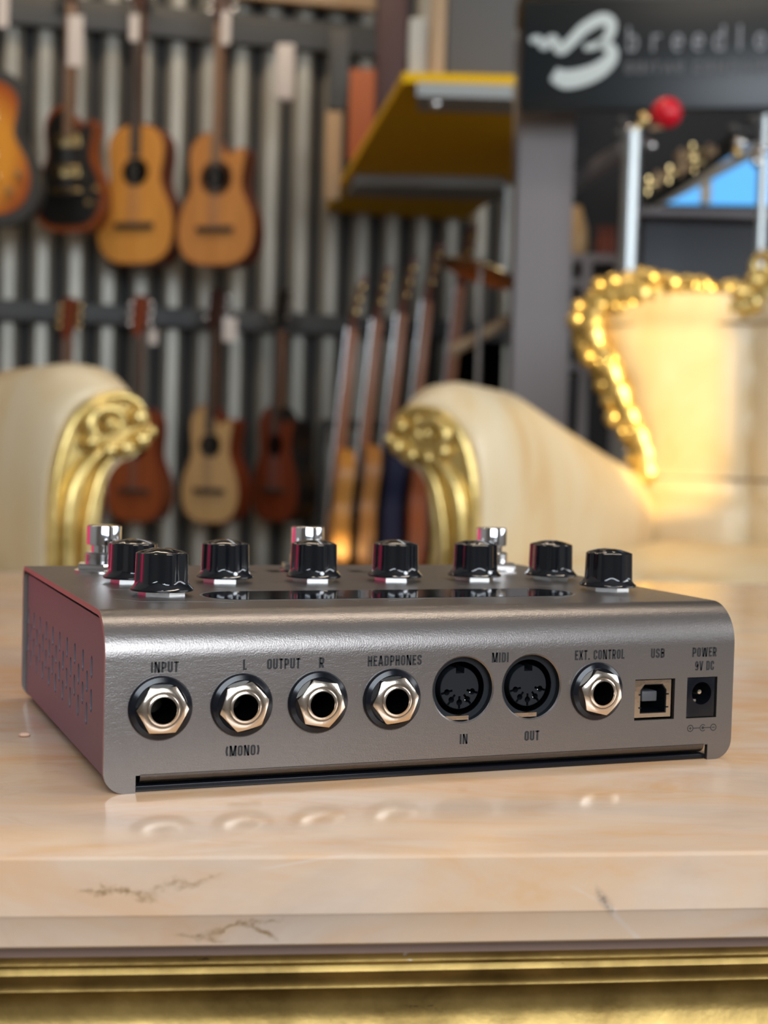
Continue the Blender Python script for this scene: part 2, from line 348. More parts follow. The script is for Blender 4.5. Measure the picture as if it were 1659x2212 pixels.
def ribbon(bm, pts, s, fn, th):
    P = [V((p[0], p[1])) for p in pts]
    q = [P[0]]
    for p in P[1:]:
        if (p-q[-1]).length > 1e-5: q.append(p)
    closed = (q[0]-q[-1]).length < 1e-4
    if closed: q = q[:-1]
    k = len(q); L = []; R = []
    for i in range(k):
        a = q[i-1] if (i > 0 or closed) else None; b = q[(i+1) % k] if (i < k-1 or closed) else None
        d1 = (q[i]-a).normalized() if a is not None else None; d2 = (b-q[i]).normalized() if b is not None else None
        d1 = d1 if d1 is not None else d2; d2 = d2 if d2 is not None else d1
        n1 = V((-d1.y, d1.x)); n2 = V((-d2.y, d2.x)); nn = (n1+n2)
        nn = nn.normalized() if nn.length > 1e-6 else n1
        mm = s/2/max(0.5, nn.dot(n1)); L.append(q[i]+nn*mm); R.append(q[i]-nn*mm)
    rows = [[bm.verts.new(fn(p.x, p.y, z)) for z in (0, th)] for p in L]; rws = [[bm.verts.new(fn(p.x, p.y, z)) for z in (0, th)] for p in R]
    m_ = k if closed else k-1
    for i in range(m_):
        j = (i+1) % k
        bm.faces.new((rows[i][1], rows[j][1], rws[j][1], rws[i][1])); bm.faces.new((rows[i][0], rws[i][0], rws[j][0], rows[j][0]))
        bm.faces.new((rows[i][0], rows[j][0], rows[j][1], rows[i][1])); bm.faces.new((rws[i][0], rws[i][1], rws[j][1], rws[j][0]))
    if not closed:
        for i in (0, k-1): bm.faces.new((rows[i][0], rows[i][1], rws[i][1], rws[i][0]))
def text(bm, s, x0, x1, y0, h, fn, th, stroke=0.185, gap=0.085, space=None):
    cur = 0.0; items = []
    for ch in s:
        w = GW.get(ch, 0.42)
        if ch != ' ': items.append((ch, cur, w))
        cur += w + gap + (space or 0)
    tot = cur - gap - (space or 0); kx = (x1-x0)/tot
    for ch, c, w in items:
        for pl in glyph(ch, w, stroke):
            ribbon(bm, [(x0/ kx + c + p[0], p[1]) for p in pl], stroke, lambda X, Y, Z: fn(X*kx, y0+Y*h, Z), th)
    return bm

# ================================================================== ROOM
def wall(name, m, a0, a1, b0, b1, h0, h1):
    bm = NB(); box(bm, (a0, b0, h0), (a1, b1, h1)); return struct(build(name, bm, m, None, G0, -YAW, smooth=False))
H_ = 3.4; BACK = 5.5
wall('floor', 'floor', -2.1, RIGHT_A+0.1, FRONT_B-0.1, BACK+0.1, -0.05, 0)
wall('ceiling', 'ceiling', -2.1, RIGHT_A+0.1, FRONT_B-0.1, BACK+0.1, H_, H_+0.05)
wall('wall_left', 'plaster', -2.1, -2.0, FRONT_B, BACK, 0, H_)
wall('wall_back', 'darkwall', -2.0, RIGHT_A, BACK, BACK+0.1, 0, H_)
# corrugated wall: pale metal ridges over a flat dark sheet
WR = 0.26                                                      # the sheet stands a little askew to the view
cp = at(285, 600, 4.95); cloc = V((cp.x, cp.y, 0)); crot = -YAW + WR*0.9
bm = NB(); per = 0.106; x = -1.6
box(bm, (-1.62, 0.0, 0), (1.5, 0.01, 2.6)); box(bm, (-1.62, 0.0, 0), (-1.61, -0.01, 0.01))
bmD = bm; bm = NB()
while x < 1.4:
    prism(bm, [(x, -0.001), (x+0.010, -0.022), (x+0.022, -0.032), (x+0.054, -0.032), (x+0.066, -0.022), (x+0.076, -0.001)], lambda X, Y: (X, Y, 0.0), lambda X, Y: (X, Y, 2.6)); x += per
struct(build('dark_gap_sheet', bmD, 'darkwall', None, cloc, crot, smooth=False))
struct(build('wall_panel', bm, 'corr', None, cloc, crot, ang=20))
def on_wall(px, py, off=0.0):
    nrm = V((math.sin(crot), -math.cos(crot), 0)); return on_plane(px, py, cloc + nrm*off, nrm)
def wloc(p):                                                    # world -> wall local
    d = p - cloc; c_, s_ = math.cos(crot), math.sin(crot); return V((d.x*c_+d.y*s_, -d.x*s_+d.y*c_, p.z))
for nm, lab, y0, y1, px in (('hanging_rail', 'grey steel rail along the top of the corrugated wall, above the upper guitars', 18, 84, 300), ('hanging_rail', 'grey steel rail across the corrugated wall that holds the lower row of guitars', 668, 712, 400)):
    z1 = on_wall(px, y0, 0.03).z; z0 = on_wall(px, y1, 0.03).z; bm = NB()
    box(bm, (-1.6, -0.085, z0), (1.5, -0.045, z1), bev=0.004); tag(build(nm, bm, 'steel', None, cloc, crot), lab, 'rail', 'steel rails on the corrugated wall')
za_ = wloc(on_wall(490, 12, 0.13)); zb_ = wloc(on_wall(812, 22, 0.13))
bm = NB(); box(bm, (za_.x, -0.13, zb_.z), (zb_.x, -0.088, zb_.z+0.14), bev=0.004)
tag(build('wooden_beam', bm, 'tanwood', None, cloc, crot), 'orange tan wooden plank running above the top rail over the corrugated wall', 'plank')

# front wall with windows, behind the camera
def win_wall(name, pts_fn, a0, a1, h0, h1, opens, m='plaster'):
    # wall in the plane given by pts_fn(u, depth, h), openings [(u0,u1,h0,h1)]
    us = sorted({a0, a1} | {q for o in opens for q in o[:2]}); hs = sorted({h0, h1} | {q for o in opens for q in o[2:]})
    bm = NB()
    for i in range(len(us)-1):
        for j in range(len(hs)-1):
            cu, ch = (us[i]+us[i+1])/2, (hs[j]+hs[j+1])/2
            if any(o[0] < cu < o[1] and o[2] < ch < o[3] for o in opens): continue
            c8 = [bm.verts.new(pts_fn(u, d, h)) for d in (0, 0.1) for h in (hs[j], hs[j+1]) for u in (us[i], us[i+1])]
            for f in ((0, 1, 3, 2), (4, 6, 7, 5), (0, 4, 5, 1), (2, 3, 7, 6), (0, 2, 6, 4), (1, 5, 7, 3)): bm.faces.new([c8[q] for q in f])
    bmesh.ops.remove_doubles(bm, verts=bm.verts, dist=1e-5)
    return struct(build(name, bm, m, None, G0, -YAW, smooth=False))
# the sun's opening: found from the edges of the sunlit patch on the chair back
CH_A0, CH_B0, CH_ROT = 0.0688, 2.0, math.radians(24)
def chair_pt(x, y, z):
    sY, cY = math.sin(CH_ROT), math.cos(CH_ROT)
    return B(CH_A0 + x*cY + y*sY, CH_B0 - x*sY + y*cY, z)
def to_front(p):
    d = p - G0; a, b = d.dot(_r), d.dot(_f); sa, sb = SUN_FROM.dot(_r), SUN_FROM.dot(_f)
    t = (FRONT_B - b)/sb; return a + sa*t, p.z + SUN_FROM.z*t
c0 = to_front(chair_pt(0.245, 0.90, 0.50)); c1 = to_front(chair_pt(-0.14, 0.92, 0.99))
SUNWIN = (c1[0], c0[0], c0[1], c1[1])
print('SUNWIN', SUNWIN)
big = (-0.35, 2.05, 0.95, 2.55)
opens = [big] + ([SUNWIN] if SUNWIN[0] > big[1] and SUNWIN[3] < H_ else [])
def window(name, u0, u1, h0, h1, fn, nx, ny, es, glass=True):
    root = bpy.data.objects.new(name, None); COL.objects.link(root); root.location = G0; root.rotation_euler = (0, 0, -YAW); struct(root)
    bm = NB()
    def bar(ua, ub, ha, hb):
        c8 = [bm.verts.new(fn(u, d, h)) for d in (-0.02, 0.05) for h in (ha, hb) for u in (ua, ub)]
        for f in ((0, 1, 3, 2), (4, 6, 7, 5), (0, 4, 5, 1), (2, 3, 7, 6), (0, 2, 6, 4), (1, 5, 7, 3)): bm.faces.new([c8[q] for q in f])
    t = 0.045
    for i in range(nx+1): q = u0 + (u1-u0)*i/nx; bar(q-t/2, q+t/2, h0, h1)
    for j in range(ny+1): q = h0 + (h1-h0)*j/ny; bar(u0, u1, q-t/2, q+t/2)
    build('window_frame', bm, 'steel', root, smooth=False)
    if glass:
        bm = NB(); c4 = [bm.verts.new(fn(u, 0.09, h)) for u, h in ((u0, h0), (u1, h0), (u1, h1), (u0, h1))]; bm.faces.new(c4)
        m = mat('sky_pane', (0.1, 0.1, 0.1), 0.6, emis=(0.42, 0.66, 1.0), es=es); build('sky_pane', bm, m, root, smooth=False)
    return root
ff = lambda u, d, h: (u, FRONT_B - d, h)
rf_ = lambda u, d, h: (RIGHT_A + d, u, h)
win_wall('wall_front', ff, -2.0, RIGHT_A+0.9, 0, H_, opens)
win_wall('wall_right', rf_, FRONT_B, BACK, 0, H_, [(-0.4, 2.4, 0.95, 2.5)])
window('window_1', *big, ff, 4, 2, 1.8); window('window_2', -0.4, 2.4, 0.95, 2.5, rf_, 4, 2, 2.0)

# ================================================================== TABLE
TROT = -YAW + 0.125
tc_ = B(0.0019, 0.3067); TLOC = V((tc_.x, tc_.y, 0))
def tout(inset):                                                # plan outline, local x along the front edge
    W2, D, R = 0.62 - inset, 0.66 - inset, 0.05; y0 = inset; pts = []
    n = 24
    for i in range(n+1):
        x = -W2+R + (2*W2-2*R)*i/n; pts.append((x, y0 + 0.022*(x/0.5)**2))
    yb = y0 + 0.022*((W2-R)/0.5)**2
    for a in range(1, 8): t = -PI/2 + PI/2*a/8; pts.append((W2-R+R*math.cos(t), yb+R+R*math.sin(t)))
    pts.append((W2, yb+R)); pts.append((W2, D-R))
    for a in range(1, 8): t = PI/2*a/8; pts.append((W2-R+R*math.cos(t), D-R+R*math.sin(t)))
    pts.append((W2-R, D)); pts.append((-W2+R, D))
    for a in range(1, 8): t = PI/2 + PI/2*a/8; pts.append((-W2+R+R*math.cos(t), D-R+R*math.sin(t)))
    pts.append((-W2, D-R)); pts.append((-W2, yb+R))
    for a in range(1, 8): t = PI + PI/2*a/8; pts.append((-W2+R+R*math.cos(t), yb+R+R*math.sin(t)))
    return pts
def sweep(bm, prof):                                            # prof: (inset, z) down the edge
    rings = [[bm.verts.new((x, y, z)) for x, y in tout(i)] for i, z in prof]
    for a, b in zip(rings, rings[1:]):
        k = len(a)
        for i in range(k): bm.faces.new((a[i], a[(i+1) % k], b[(i+1) % k], b[i]))
    return rings
tb = thing('coffee_table', 'low table with a pink-beige marble top and worn gilt carved apron under the pedal', 'table', TLOC, TROT)
bm = NB(); r_ = sweep(bm, [(0.0012, TZ), (0.0004, TZ-0.0003), (0.0, TZ-0.001), (0.0, TZ-0.0125), (0.0006, TZ-0.0133), (0.0022, TZ-0.0195), (0.0035, TZ-0.0203), (0.006, TZ-0.0205)])
bm.faces.new(r_[0]); bm.faces.new(list(reversed(r_[-1])))
build('marble_top', bm, 'marble', tb, ang=25)
bm = NB(); r_ = sweep(bm, [(0.014, TZ-0.0206), (0.0085, TZ-0.0206), (0.0078, TZ-0.0236)]); bm.faces.new(r_[0]); r2 = r_[-1]
build('apron_edge', bm, 'rawwood', tb)
prof = [(0.0078, TZ-0.0236), (0.0062, TZ-0.0238), (0.0057, TZ-0.0246), (0.0064, TZ-0.0256), (0.0100, TZ-0.0262), (0.0118, TZ-0.0275), (0.0114, TZ-0.0288), (0.0085, TZ-0.0293), (0.0068, TZ-0.0297), (0.0064, TZ-0.0304), (0.0074, TZ-0.0311), (0.0100, TZ-0.0318), (0.0122, TZ-0.0335), (0.0134, TZ-0.0365), (0.0130, TZ-0.040), (0.0112, TZ-0.044), (0.0085, TZ-0.049), (0.006, TZ-0.055), (0.005, TZ-0.064), (0.008, TZ-0.076), (0.006, TZ-0.085), (0.012, TZ-0.093), (0.03, TZ-0.10)]
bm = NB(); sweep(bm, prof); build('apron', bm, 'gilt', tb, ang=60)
bm = NB(); r_ = sweep(bm, [(0.03, TZ-0.1), (0.05, TZ-0.1)]); bm.faces.new(r_[-1]); build('underside', bm, 'rawwood', tb)
for sx in (-1, 1):
    for y in (0.09, 0.56):
        bm = NB(); p = cat([(sx*0.52, y, TZ-0.09), (sx*0.555, y, 0.33), (sx*0.53, y, 0.2), (sx*0.50, y, 0.1), (sx*0.53, y, 0.02), (sx*0.56, y, 0.0)], 6)
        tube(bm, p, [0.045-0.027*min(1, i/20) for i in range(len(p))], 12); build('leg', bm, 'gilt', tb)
# chips of bare plaster and dark nicks on the apron, a small crumb on the marble
def on_top(px, py): return on_plane(px, py, V((0, 0, TZ)), V((0, 0, 1)))
bm = NB(); ball(bm, (0, 0, 0.0007), 0.0011, 1.6, 1, 0.6, 8); tag(build('crumb', bm, mat('crumb_tan', (0.75, 0.48, 0.34), 0.7), None, on_top(53, 1592)), 'tiny pinkish crumb lying on the marble left of the grey pedal', 'crumb')

# ================================================================== THE PEDAL (millimetres)
HH, W_, D_ = 43.25, 176.0, 140.0
MMS = 0.001
ped = thing('effects_pedal', 'grey metal effects pedal with jacks and black knobs on the marble table', 'pedal', (0, 0, TZ))
def pbuild(name, bm, m, parent=None, ang=35): return build(name, bm, m, parent or ped, ang=ang, scale=MMS)
FT = 1.4
def prof_path(off, zb=0.0, rb=4.0, rf=11.0):
    p = [(off, zb), (off, HH-rf)]
    for i in range(1, 17): t = PI/2*i/16; p.append((rf-(rf-off)*math.cos(t), HH-rf+(rf-off)*math.sin(t)))
    p.append((D_-rb, HH-off))
    for i in range(1, 9): t = PI/2*i/8; p.append((D_-rb+(rb-off)*math.sin(t), HH-rb+(rb-off)*math.cos(t)))
    p.append((D_-off, zb)); return p
bm = NB(); outer = prof_path(0); inner = prof_path(FT); poly = outer + list(reversed(inner))
XS = [0, W_]
a = [bm.verts.new((0, y, z)) for y, z in outer]; ai = [bm.verts.new((0, y, z)) for y, z in inner]
b = [bm.verts.new((W_, y, z)) for y, z in outer]; bi = [bm.verts.new((W_, y, z)) for y, z in inner]
for i in range(len(outer)-1):
    bm.faces.new((a[i], a[i+1], b[i+1], b[i])); bm.faces.new((ai[i], bi[i], bi[i+1], ai[i+1]))
    bm.faces.new((a[i], ai[i], ai[i+1], a[i+1])); bm.faces.new((b[i], b[i+1], bi[i+1], bi[i]))
for i in (0, len(outer)-1): bm.faces.new((a[i], b[i], bi[i], ai[i]))
cover = pbuild('cover', bm, 'cover')
JX = [13.4, 33.6, 53.3, 73.2, 132.5]; JZ = 20.4
MX = [(93.15, 22.15), (113.0, 22.2)]
FRONT = Matrix.Rotation(PI/2, 4, 'X')                # local z -> -y (towards the viewer), local y -> z
def fm(x, z, y=0.0): return Matrix.Translation((x, y, z)) @ FRONT
bm = NB()
for x in JX: lathe(bm, [(4.6, -4), (4.6, 2)], 32, fm(x, JZ))
for x, z in MX: lathe(bm, [(8.45, -4), (8.45, -0.35), (8.85, 0.02), (8.85, 2)], 56, fm(x, z))
box(bm, (144.5, -2, 11.85), (157.1, 4, 23.1)); box(bm, (161.0, -2, 11.8), (170.8, 4, 23.2))
box(bm, (8.8, -2, -2), (167.3, 4, 4.4)); box(bm, (7.8, -2, -2), (8.9, 4, 4.3)); box(bm, (167.2, -2, -2), (168.3, 4, 4.3))
box(bm, (7.8, 136, -2), (168.3, 142, 3))
R5 = 5.5
for ya, yb in ((-2, 4), (136, 142)):
    for sx in (0, 1):
        pts = [(-1, -1), (R5, -1)] + [(R5-R5*math.sin(PI/2*i/8), R5-R5*math.cos(PI/2*i/8)) for i in range(9)] + [(-1, R5)]
        g = (lambda q: W_-q) if sx else (lambda q: q)
        prism(bm, pts, lambda X, Z: (g(X), ya, Z), lambda X, Z: (g(X), yb, Z))
cut = build('cutter', bm, None, None, scale=MMS, smooth=False); cut.location = (0, 0, TZ)
bpy.context.view_layer.update()
boolean(cover, cut)
# the lower bend of the front sheet between the relief slits
bm = NB(); rr_ = 4.0
path = [(0, 4.5)] + [(rr_-rr_*math.cos(math.radians(t)), 4.4-(rr_-1.1)*math.sin(math.radians(t))*0.95) for t in range(0, 91, 10)] + [(9, 1.65)]
lo_ = [bm.verts.new((8.9, y, z)) for y, z in path]; hi_ = [bm.verts.new((167.2, y, z)) for y, z in path]
for i in range(len(path)-1): bm.faces.new((lo_[i], lo_[i+1], hi_[i+1], hi_[i]))
bmesh.ops.solidify(bm, geom=bm.faces[:], thickness=-1.0)
pbuild('cover_lower_bend', bm, 'cover')
bm = NB(); box(bm, (7.9, 1.0, 0.15), (168.1, D_-3, 1.5), bev=0.15); pbuild('base_plate', bm, 'black')
bm = NB(); box(bm, (3.5, 14, 1.6), (W_-3.5, D_-4, HH-3)); pbuild('dark_filler', bm, 'void')  # added black filler box: blocks light behind the slots, keeps the inside dark
# side plates with their vent slots
for side in (0, 1):
    pts = [(2.7, 7.5), (2.7, HH-11)]
    for i in range(1, 13): t = PI/2*i/12; pts.append((11-8.3*math.cos(t), HH-11+8.3*math.sin(t)))
    pts.append((D_-5, HH-2.7))
    for i in range(1, 7): t = PI/2*i/6; pts.append((D_-5+2.3*math.sin(t), HH-5+2.3*math.cos(t)))
    pts.append((D_-2.7, 7))
    for i in range(1, 7): t = PI/2*i/6; pts.append((D_-6.2+4*math.cos(t), 6.6-4*math.sin(t)))
    for i in range(1, 7): t = PI/2*i/6; pts.append((6.9-4.2*math.sin(t), 7.2-4.2*math.cos(t)))
    xa, xb = (1.2, 2.6) if side == 0 else (W_-2.6, W_-1.2)
    bm = NB(); prism(bm, pts, lambda Y, Z: (xa, Y, Z), lambda Y, Z: (xb, Y, Z)); sp = pbuild('side_plate', bm, 'side')
    bm = NB()
    for i in range(10):
        yA = 23.8 + 12.33*i
        for (yc, z0, z1) in ((yA, 24.2, 30.0), (yA, 15.6, 21.6), (yA+6.2, 19.7, 25.4), (yA+6.2, 11.4, 17.2)):
            if yc > 136: continue
            r = 1.3; q = [(yc+r*math.cos(math.radians(t)), z1-r+r*math.sin(math.radians(t))) for t in range(0, 181, 22)] + [(yc+r*math.cos(math.radians(t)), z0+r+r*math.sin(math.radians(t))) for t in range(180, 361, 22)]
            prism(bm, q, lambda Y, Z: (xa-2, Y, Z), lambda Y, Z: (xb+1, Y, Z))
    cut = build('cutter', bm, None, None, scale=MMS, smooth=False); cut.location = (0, 0, TZ); bpy.context.view_layer.update(); boolean(sp, cut)
bm = NB()
for x in (22, W_-22):
    for y in (20, D_-20): pass
# glossy black window on the top
bm = NB(); pts = []
def rr2(x0, x1, y0, y1, r, n=8):
    q = []
    for cx, cy, a0 in ((x1-r, y1-r, 0), (x0+r, y1-r, 90), (x0+r, y0+r, 180), (x1-r, y0+r, 270)):
        q += [(cx+r*math.cos(math.radians(a0+90*i/n)), cy+r*math.sin(math.radians(a0+90*i/n))) for i in range(n+1)]
    return q
prism(bm, rr2(33.5, 143.5, 27.0, 49.0, 10.6, 12), lambda X, Y: (X, Y, HH-0.1), lambda X, Y: (X, Y, HH+0.12)); pbuild('display_window', bm, 'gloss')
bm = NB()
def topfn(X, Y, Z): return (X, Y, HH+0.02+Z)
outl = rr2(32.9, 144.1, 26.4, 49.6, 11.1, 10)
ribbon(bm, outl + [outl[0]], 0.28, topfn, 0.03)
pbuild('window_outline', bm, 'line')
bm = NB()
for (x0, y0, x1, y1) in ((42, 57, 52, 50.5), (66, 58, 75, 51), (78, 57, 70, 51), (96, 58, 101, 51), (118, 59, 126, 51), (26, 26, 37, 21), (45, 24, 45, 20), (58, 25, 63, 20), (70, 25, 71, 20), (80, 21, 92, 25), (104, 25, 104, 20.5), (130, 21, 136, 25), (148, 26, 154, 20), (12, 58, 34, 52), (8, 34, 14, 26), (14, 26, 30, 23), (30, 60, 32, 80), (162, 22, 168, 30), (140, 60, 148, 54)):
    ribbon(bm, [(x0, y0), (x1, y1)], 0.22, topfn, 0.03)
pbuild('dial_marks', bm, 'line')
bm = NB(); text(bm, 'TONE', 108, 62, 116, -8, lambda X, Y, Z: (X, Y, HH+0.02+Z), 0.03, 0.2, 0.25); pbuild('top_lettering', bm, 'print')
# knobs
def knob(x, y, ang, dot):
    kb = NB()
    def cone(z): return 8.5 if z < 2.0 else 8.4 - 2.6*((z-2.0)/3.6)**0.75 if z < 5.6 else 0
    def rfn(t, r, z):
        fl = -math.cos(7*(t-ang)); rb = 7.25 - 0.62*(0.5+0.5*fl)**1.6; rb = rb - 0.03*(z-4)
        if r < 7.0 and z > 11.3: return r*(rb/7.2)
        return max(rb, cone(z)) if z >= 1.9 else r
    prof = [(0, 1.3), (8.0, 1.3), (8.4, 1.35), (8.5, 1.5), (8.5, 1.9)]
    prof += [(8.4, 2.05)] + [(7.2, 2.1+0.25*i) for i in range(1, 17)] + [(7.2, 7.5), (7.2, 9.5), (7.2, 11.0), (7.2, 11.25), (6.95, 11.45), (6.4, 11.65), (5.2, 12.0), (3.6, 12.4), (1.8, 12.65), (0.0, 12.7)]
    # z measured from the panel; dome top
    lathe(kb, prof[1:-1] , 84, None, rfn)
    o = build('knob', kb, 'knob', ped, (x*MMS, y*MMS, HH*MMS), ang=40, scale=MMS)
    nb = NB(); lathe(nb, [(6.3, 0.0), (6.3, 1.1), (5.9, 1.5)], 6, Matrix.Rotation(random.uniform(0, 1), 4, 'Z')); nt = build('hex_nut', nb, 'nut', o, ang=30, scale=MMS)
    lb = NB(); d = V((math.cos(ang), math.sin(ang), 0)); s_ = V((-d.y, d.x, 0))
    P = [(1.2, 12.74), (3.6, 12.48), (5.2, 12.08), (6.5, 11.72)]
    L_ = [lb.verts.new(d*r + s_*0.38 + V((0, 0, z))) for r, z in P]; R_ = [lb.verts.new(d*r - s_*0.38 + V((0, 0, z))) for r, z in P]
    for i in range(len(P)-1): lb.faces.new((L_[i], R_[i], R_[i+1], L_[i+1]))
    bmesh.ops.solidify(lb, geom=lb.faces[:], thickness=0.06); li = build('indicator_line', lb, 'white', o, scale=MMS); li['label'] = 'white pointer line'
    db = NB(); q = Matrix.Translation(d*8.0 + V((0, 0, 3.35))) @ d.to_track_quat('Z', 'Y').to_matrix().to_4x4() @ Matrix.Rotation(math.radians(0), 4, 'X')
    q = Matrix.Translation(d*7.72 + V((0, 0, 2.95))) @ (d*0.78+V((0, 0, 0.62))).to_track_quat('Z', 'Y').to_matrix().to_4x4()
    lathe(db, [(0.62, -0.5), (0.62, 0.12), (0.5, 0.2)], 16, q); di = build('indicator_dot', db, 'white', o, scale=MMS); di['label'] = 'white pointer dot'
    return o
RD = math.radians
for x, y, a_ in ((22.9, 42, 120), (22.6, 78, -50), (50.2, 78, -82), (78.0, 78, -90), (104.6, 78, -87), (131.7, 78, -76), (158.9, 78, 100), (159.2, 42, 70)):
    knob(x, y, RD(a_), True)
# foot switches
def footswitch(x, y):
    fb = NB()
    lathe(fb, [(4.9, 8.3), (5.35, 8.5), (5.35, 13.9), (5.2, 14.3), (4.7, 14.55), (2.5, 14.62), (0.01, 14.64)], 40)
    o = build('footswitch', fb, 'chrome', ped, (x*MMS, y*MMS, HH*MMS), scale=MMS, ang=40)
    b2 = NB(); lathe(b2, [(3.9, 6.0), (3.9, 8.5)], 32); build('plunger', b2, 'chrome', o, scale=MMS)
    b2 = NB(); pr = [(5.6, 2.4)]
    for i in range(7): pr += [(5.95, 2.6+i*0.5), (5.55, 2.85+i*0.5)]
    lathe(b2, pr+[(5.2, 6.2)], 36); build('threaded_collar', b2, 'chrome', o, scale=MMS, ang=20)
    b2 = NB(); lathe(b2, [(8.6, 0.5), (8.9, 0.8), (8.9, 2.2), (8.4, 2.6)], 6, Matrix.Rotation(0.35, 4, 'Z')); build('hex_nut', b2, 'chrome', o, scale=MMS)
    b2 = NB(); lathe(b2, [(9.0, 0.0), (9.0, 0.5)], 40); build('washer', b2, 'chrome', o, scale=MMS)
for x in (21.3, 88.3, 155.2): footswitch(x, 115.5)
# jack sockets
def jack(x, rot):
    bm = NB(); mt = fm(x, JZ)
    lathe(bm, [(3.9, -13), (3.9, 3.9), (3.65, 4.05), (3.22, 4.05), (3.12, 3.9), (3.12, -11), (0.01, -11)], 40, mt, cap=False)
    o = pbuild('jack_socket', bm, 'nickel')
    bm = NB(); lathe(bm, [(3.11, 2.6), (3.11, -11)], 32, mt, cap=False); i_ = build('socket_bore', bm, 'void', o, scale=MMS); i_['label'] = 'black bore of the socket'
    bm = NB(); lathe(bm, [(4.2, 0.0), (7.85, 0.0), (7.85, 0.5), (7.5, 1.1), (6.4, 1.55), (6.2, 1.35), (4.2, 1.35)], 56, mt, cap=False); w_ = build('washer', bm, 'black', o, scale=MMS); w_['label'] = 'black plastic washer'
    # chamfered hex nut
    bm = NB(); n_ = 72; rc = 6.35
    def hexr(t): 
        q = (t - rot) % (PI/3) - PI/6; return rc*math.cos(PI/6)/math.cos(q)
    rings = []
    for kind, z in (('hex', 1.35), ('hexc', 0), ('ring', 3.55), ('in', 3.6), ('bore', 3.6), ('bore', 1.4)):
        ring = []
        for i in range(n_):
            t = 2*PI*i/n_; h = hexr(t)
            if kind == 'hex': r, zz = h, 1.35
            elif kind == 'hexc': r, zz = h, 3.45 - (h-5.5)*0.62
            elif kind == 'ring': r, zz = 5.35, 3.55
            elif kind == 'in': r, zz = 4.4, 3.85
            else: r, zz = 3.92, (3.8 if z == 3.6 else 1.4)
            ring.append(bm.verts.new(mt @ V((r*math.cos(t), r*math.sin(t), zz))))
        rings.append(ring)
    for p, q in zip(rings, rings[1:]):
        for i in range(n_): bm.faces.new((p[i], p[(i+1) % n_], q[(i+1) % n_], q[i]))
    nt = build('hex_nut', bm, 'nickel', o, scale=MMS, ang=32); nt['label'] = 'shiny nickel hexagon nut'
for x, r in zip(JX, (0, 14, -10, 8, -14)): jack(x, RD(r))
# DIN sockets
def din(x, z):
    bm = NB(); mt = fm(x, z); R_ = 5.65
    # outer body with trench
    lathe(bm, [(8.44, -0.4), (8.42, -1.6), (8.4, -2.2), (7.0, -2.3), (6.95, -2.6)], 56, mt, cap=False)
    o = pbuild('midi_socket', bm, 'socket')
    bm = NB(); lathe(bm, [(6.96, -2.5), (6.96, -8), (0.01, -8)], 40, mt, cap=False); t_ = build('socket_well', bm, 'void', o, scale=MMS)  # well lining coloured black in place of its shade
    bm = NB(); lathe(bm, [(5.5, -8), (5.5, -2.45), (5.35, -2.3)], 56, mt); disc = build('socket_face', bm, 'socket', o, scale=MMS, ang=40)
    cb = NB(); box(cb, (-1.2, 3.9, -9), (1.2, 7, 0), mt)
    for k_ in range(5):
        a_ = RD(-180 + 45*k_ + 0); 
        a_ = RD([-165, -127.5, -90, -52.5, -15][k_]); px, pz = 3.75*math.cos(a_), 3.75*math.sin(a_)*1.0
        lathe(cb, [(0.82, -8.5), (0.82, 0)], 16, mt @ Matrix.Translation((px, pz, 0)))
        box(cb, (-1.65, -0.30, -6), (1.65, 0.30, 0), mt @ Matrix.Translation((px, pz, 0)) @ Matrix.Rotation(a_, 4, 'Z'))
    cut = build('cutter', cb, None, None, scale=MMS, smooth=False); cut.location = (0, 0, TZ); bpy.context.view_layer.update(); boolean(disc, cut)
    for k_ in (3, 4):
        a_ = RD([-165, -127.5, -90, -52.5, -15][k_]); bm = NB(); ball(bm, mt @ V((3.75*math.cos(a_)-0.3, 3.75*math.sin(a_)-0.35, -3.2)), 0.28, seg=10); build('contact_pin', bm, 'chrome', o, scale=MMS)
    bm = NB(); box(bm, (-4.4, -8.1, -7), (2.2, -7.0, -1.0), mt); build('metal_strip', bm, 'nickel', o, scale=MMS)  # thin nickel strip at the bottom of the hole
for x, z in MX: din(x, z)
# USB-B socket
bm = NB()
def ringprism(bm, out, inn, y0, y1):
    k = len(out); vs = [[bm.verts.new((p[0], y, p[1])) for p in P_] for P_ in (out, inn) for y in (y0, y1)]
    O0, O1, I0, I1 = vs
    for i in range(k):
        j = (i+1) % k
        bm.faces.new((O0[i], O0[j], I0[j], I0[i])); bm.faces.new((O1[i], I1[i], I1[j], O1[j])); bm.faces.new((O0[i], O1[i], O1[j], O0[j])); bm.faces.new((I0[i], I0[j], I1[j], I1[i]))
ox0, ox1, oz0, oz1 = 144.75, 156.3, 12.5, 22.75
inn = [(146.6, 13.6), (154.9, 13.6), (154.9, 20.0), (153.6, 21.6), (147.9, 21.6), (146.6, 20.0)]
out = [(ox0, oz0), (ox1, oz0), (ox1, 20.4), (ox1, oz1), (ox0, oz1), (ox0, 20.4)]
ringprism(bm, out, inn, 0.7, 9.0)
usb = pbuild('usb_socket', bm, 'nickel')
bm = NB(); box(bm, (ox0-.3, 8.5, oz0-.6), (ox1+.6, 9.2, oz1+.4)); build('socket_back', bm, 'void', usb, scale=MMS)
bm = NB(); ringprism(bm, [(q[0], q[1]) for q in inn], [(150.7+(q[0]-150.7)*0.94, 17.5+(q[1]-17.5)*0.94) for q in inn], 0.9, 8.6); build('socket_lining', bm, 'black', usb, scale=MMS)
bm = NB(); box(bm, (148.2, 2.4, 16.6), (152.9, 8.6, 19.4), bev=0.2); tg = build('contact_tongue', bm, mat('grey_plastic', (0.07, 0.07, 0.075), 0.4), usb, scale=MMS)
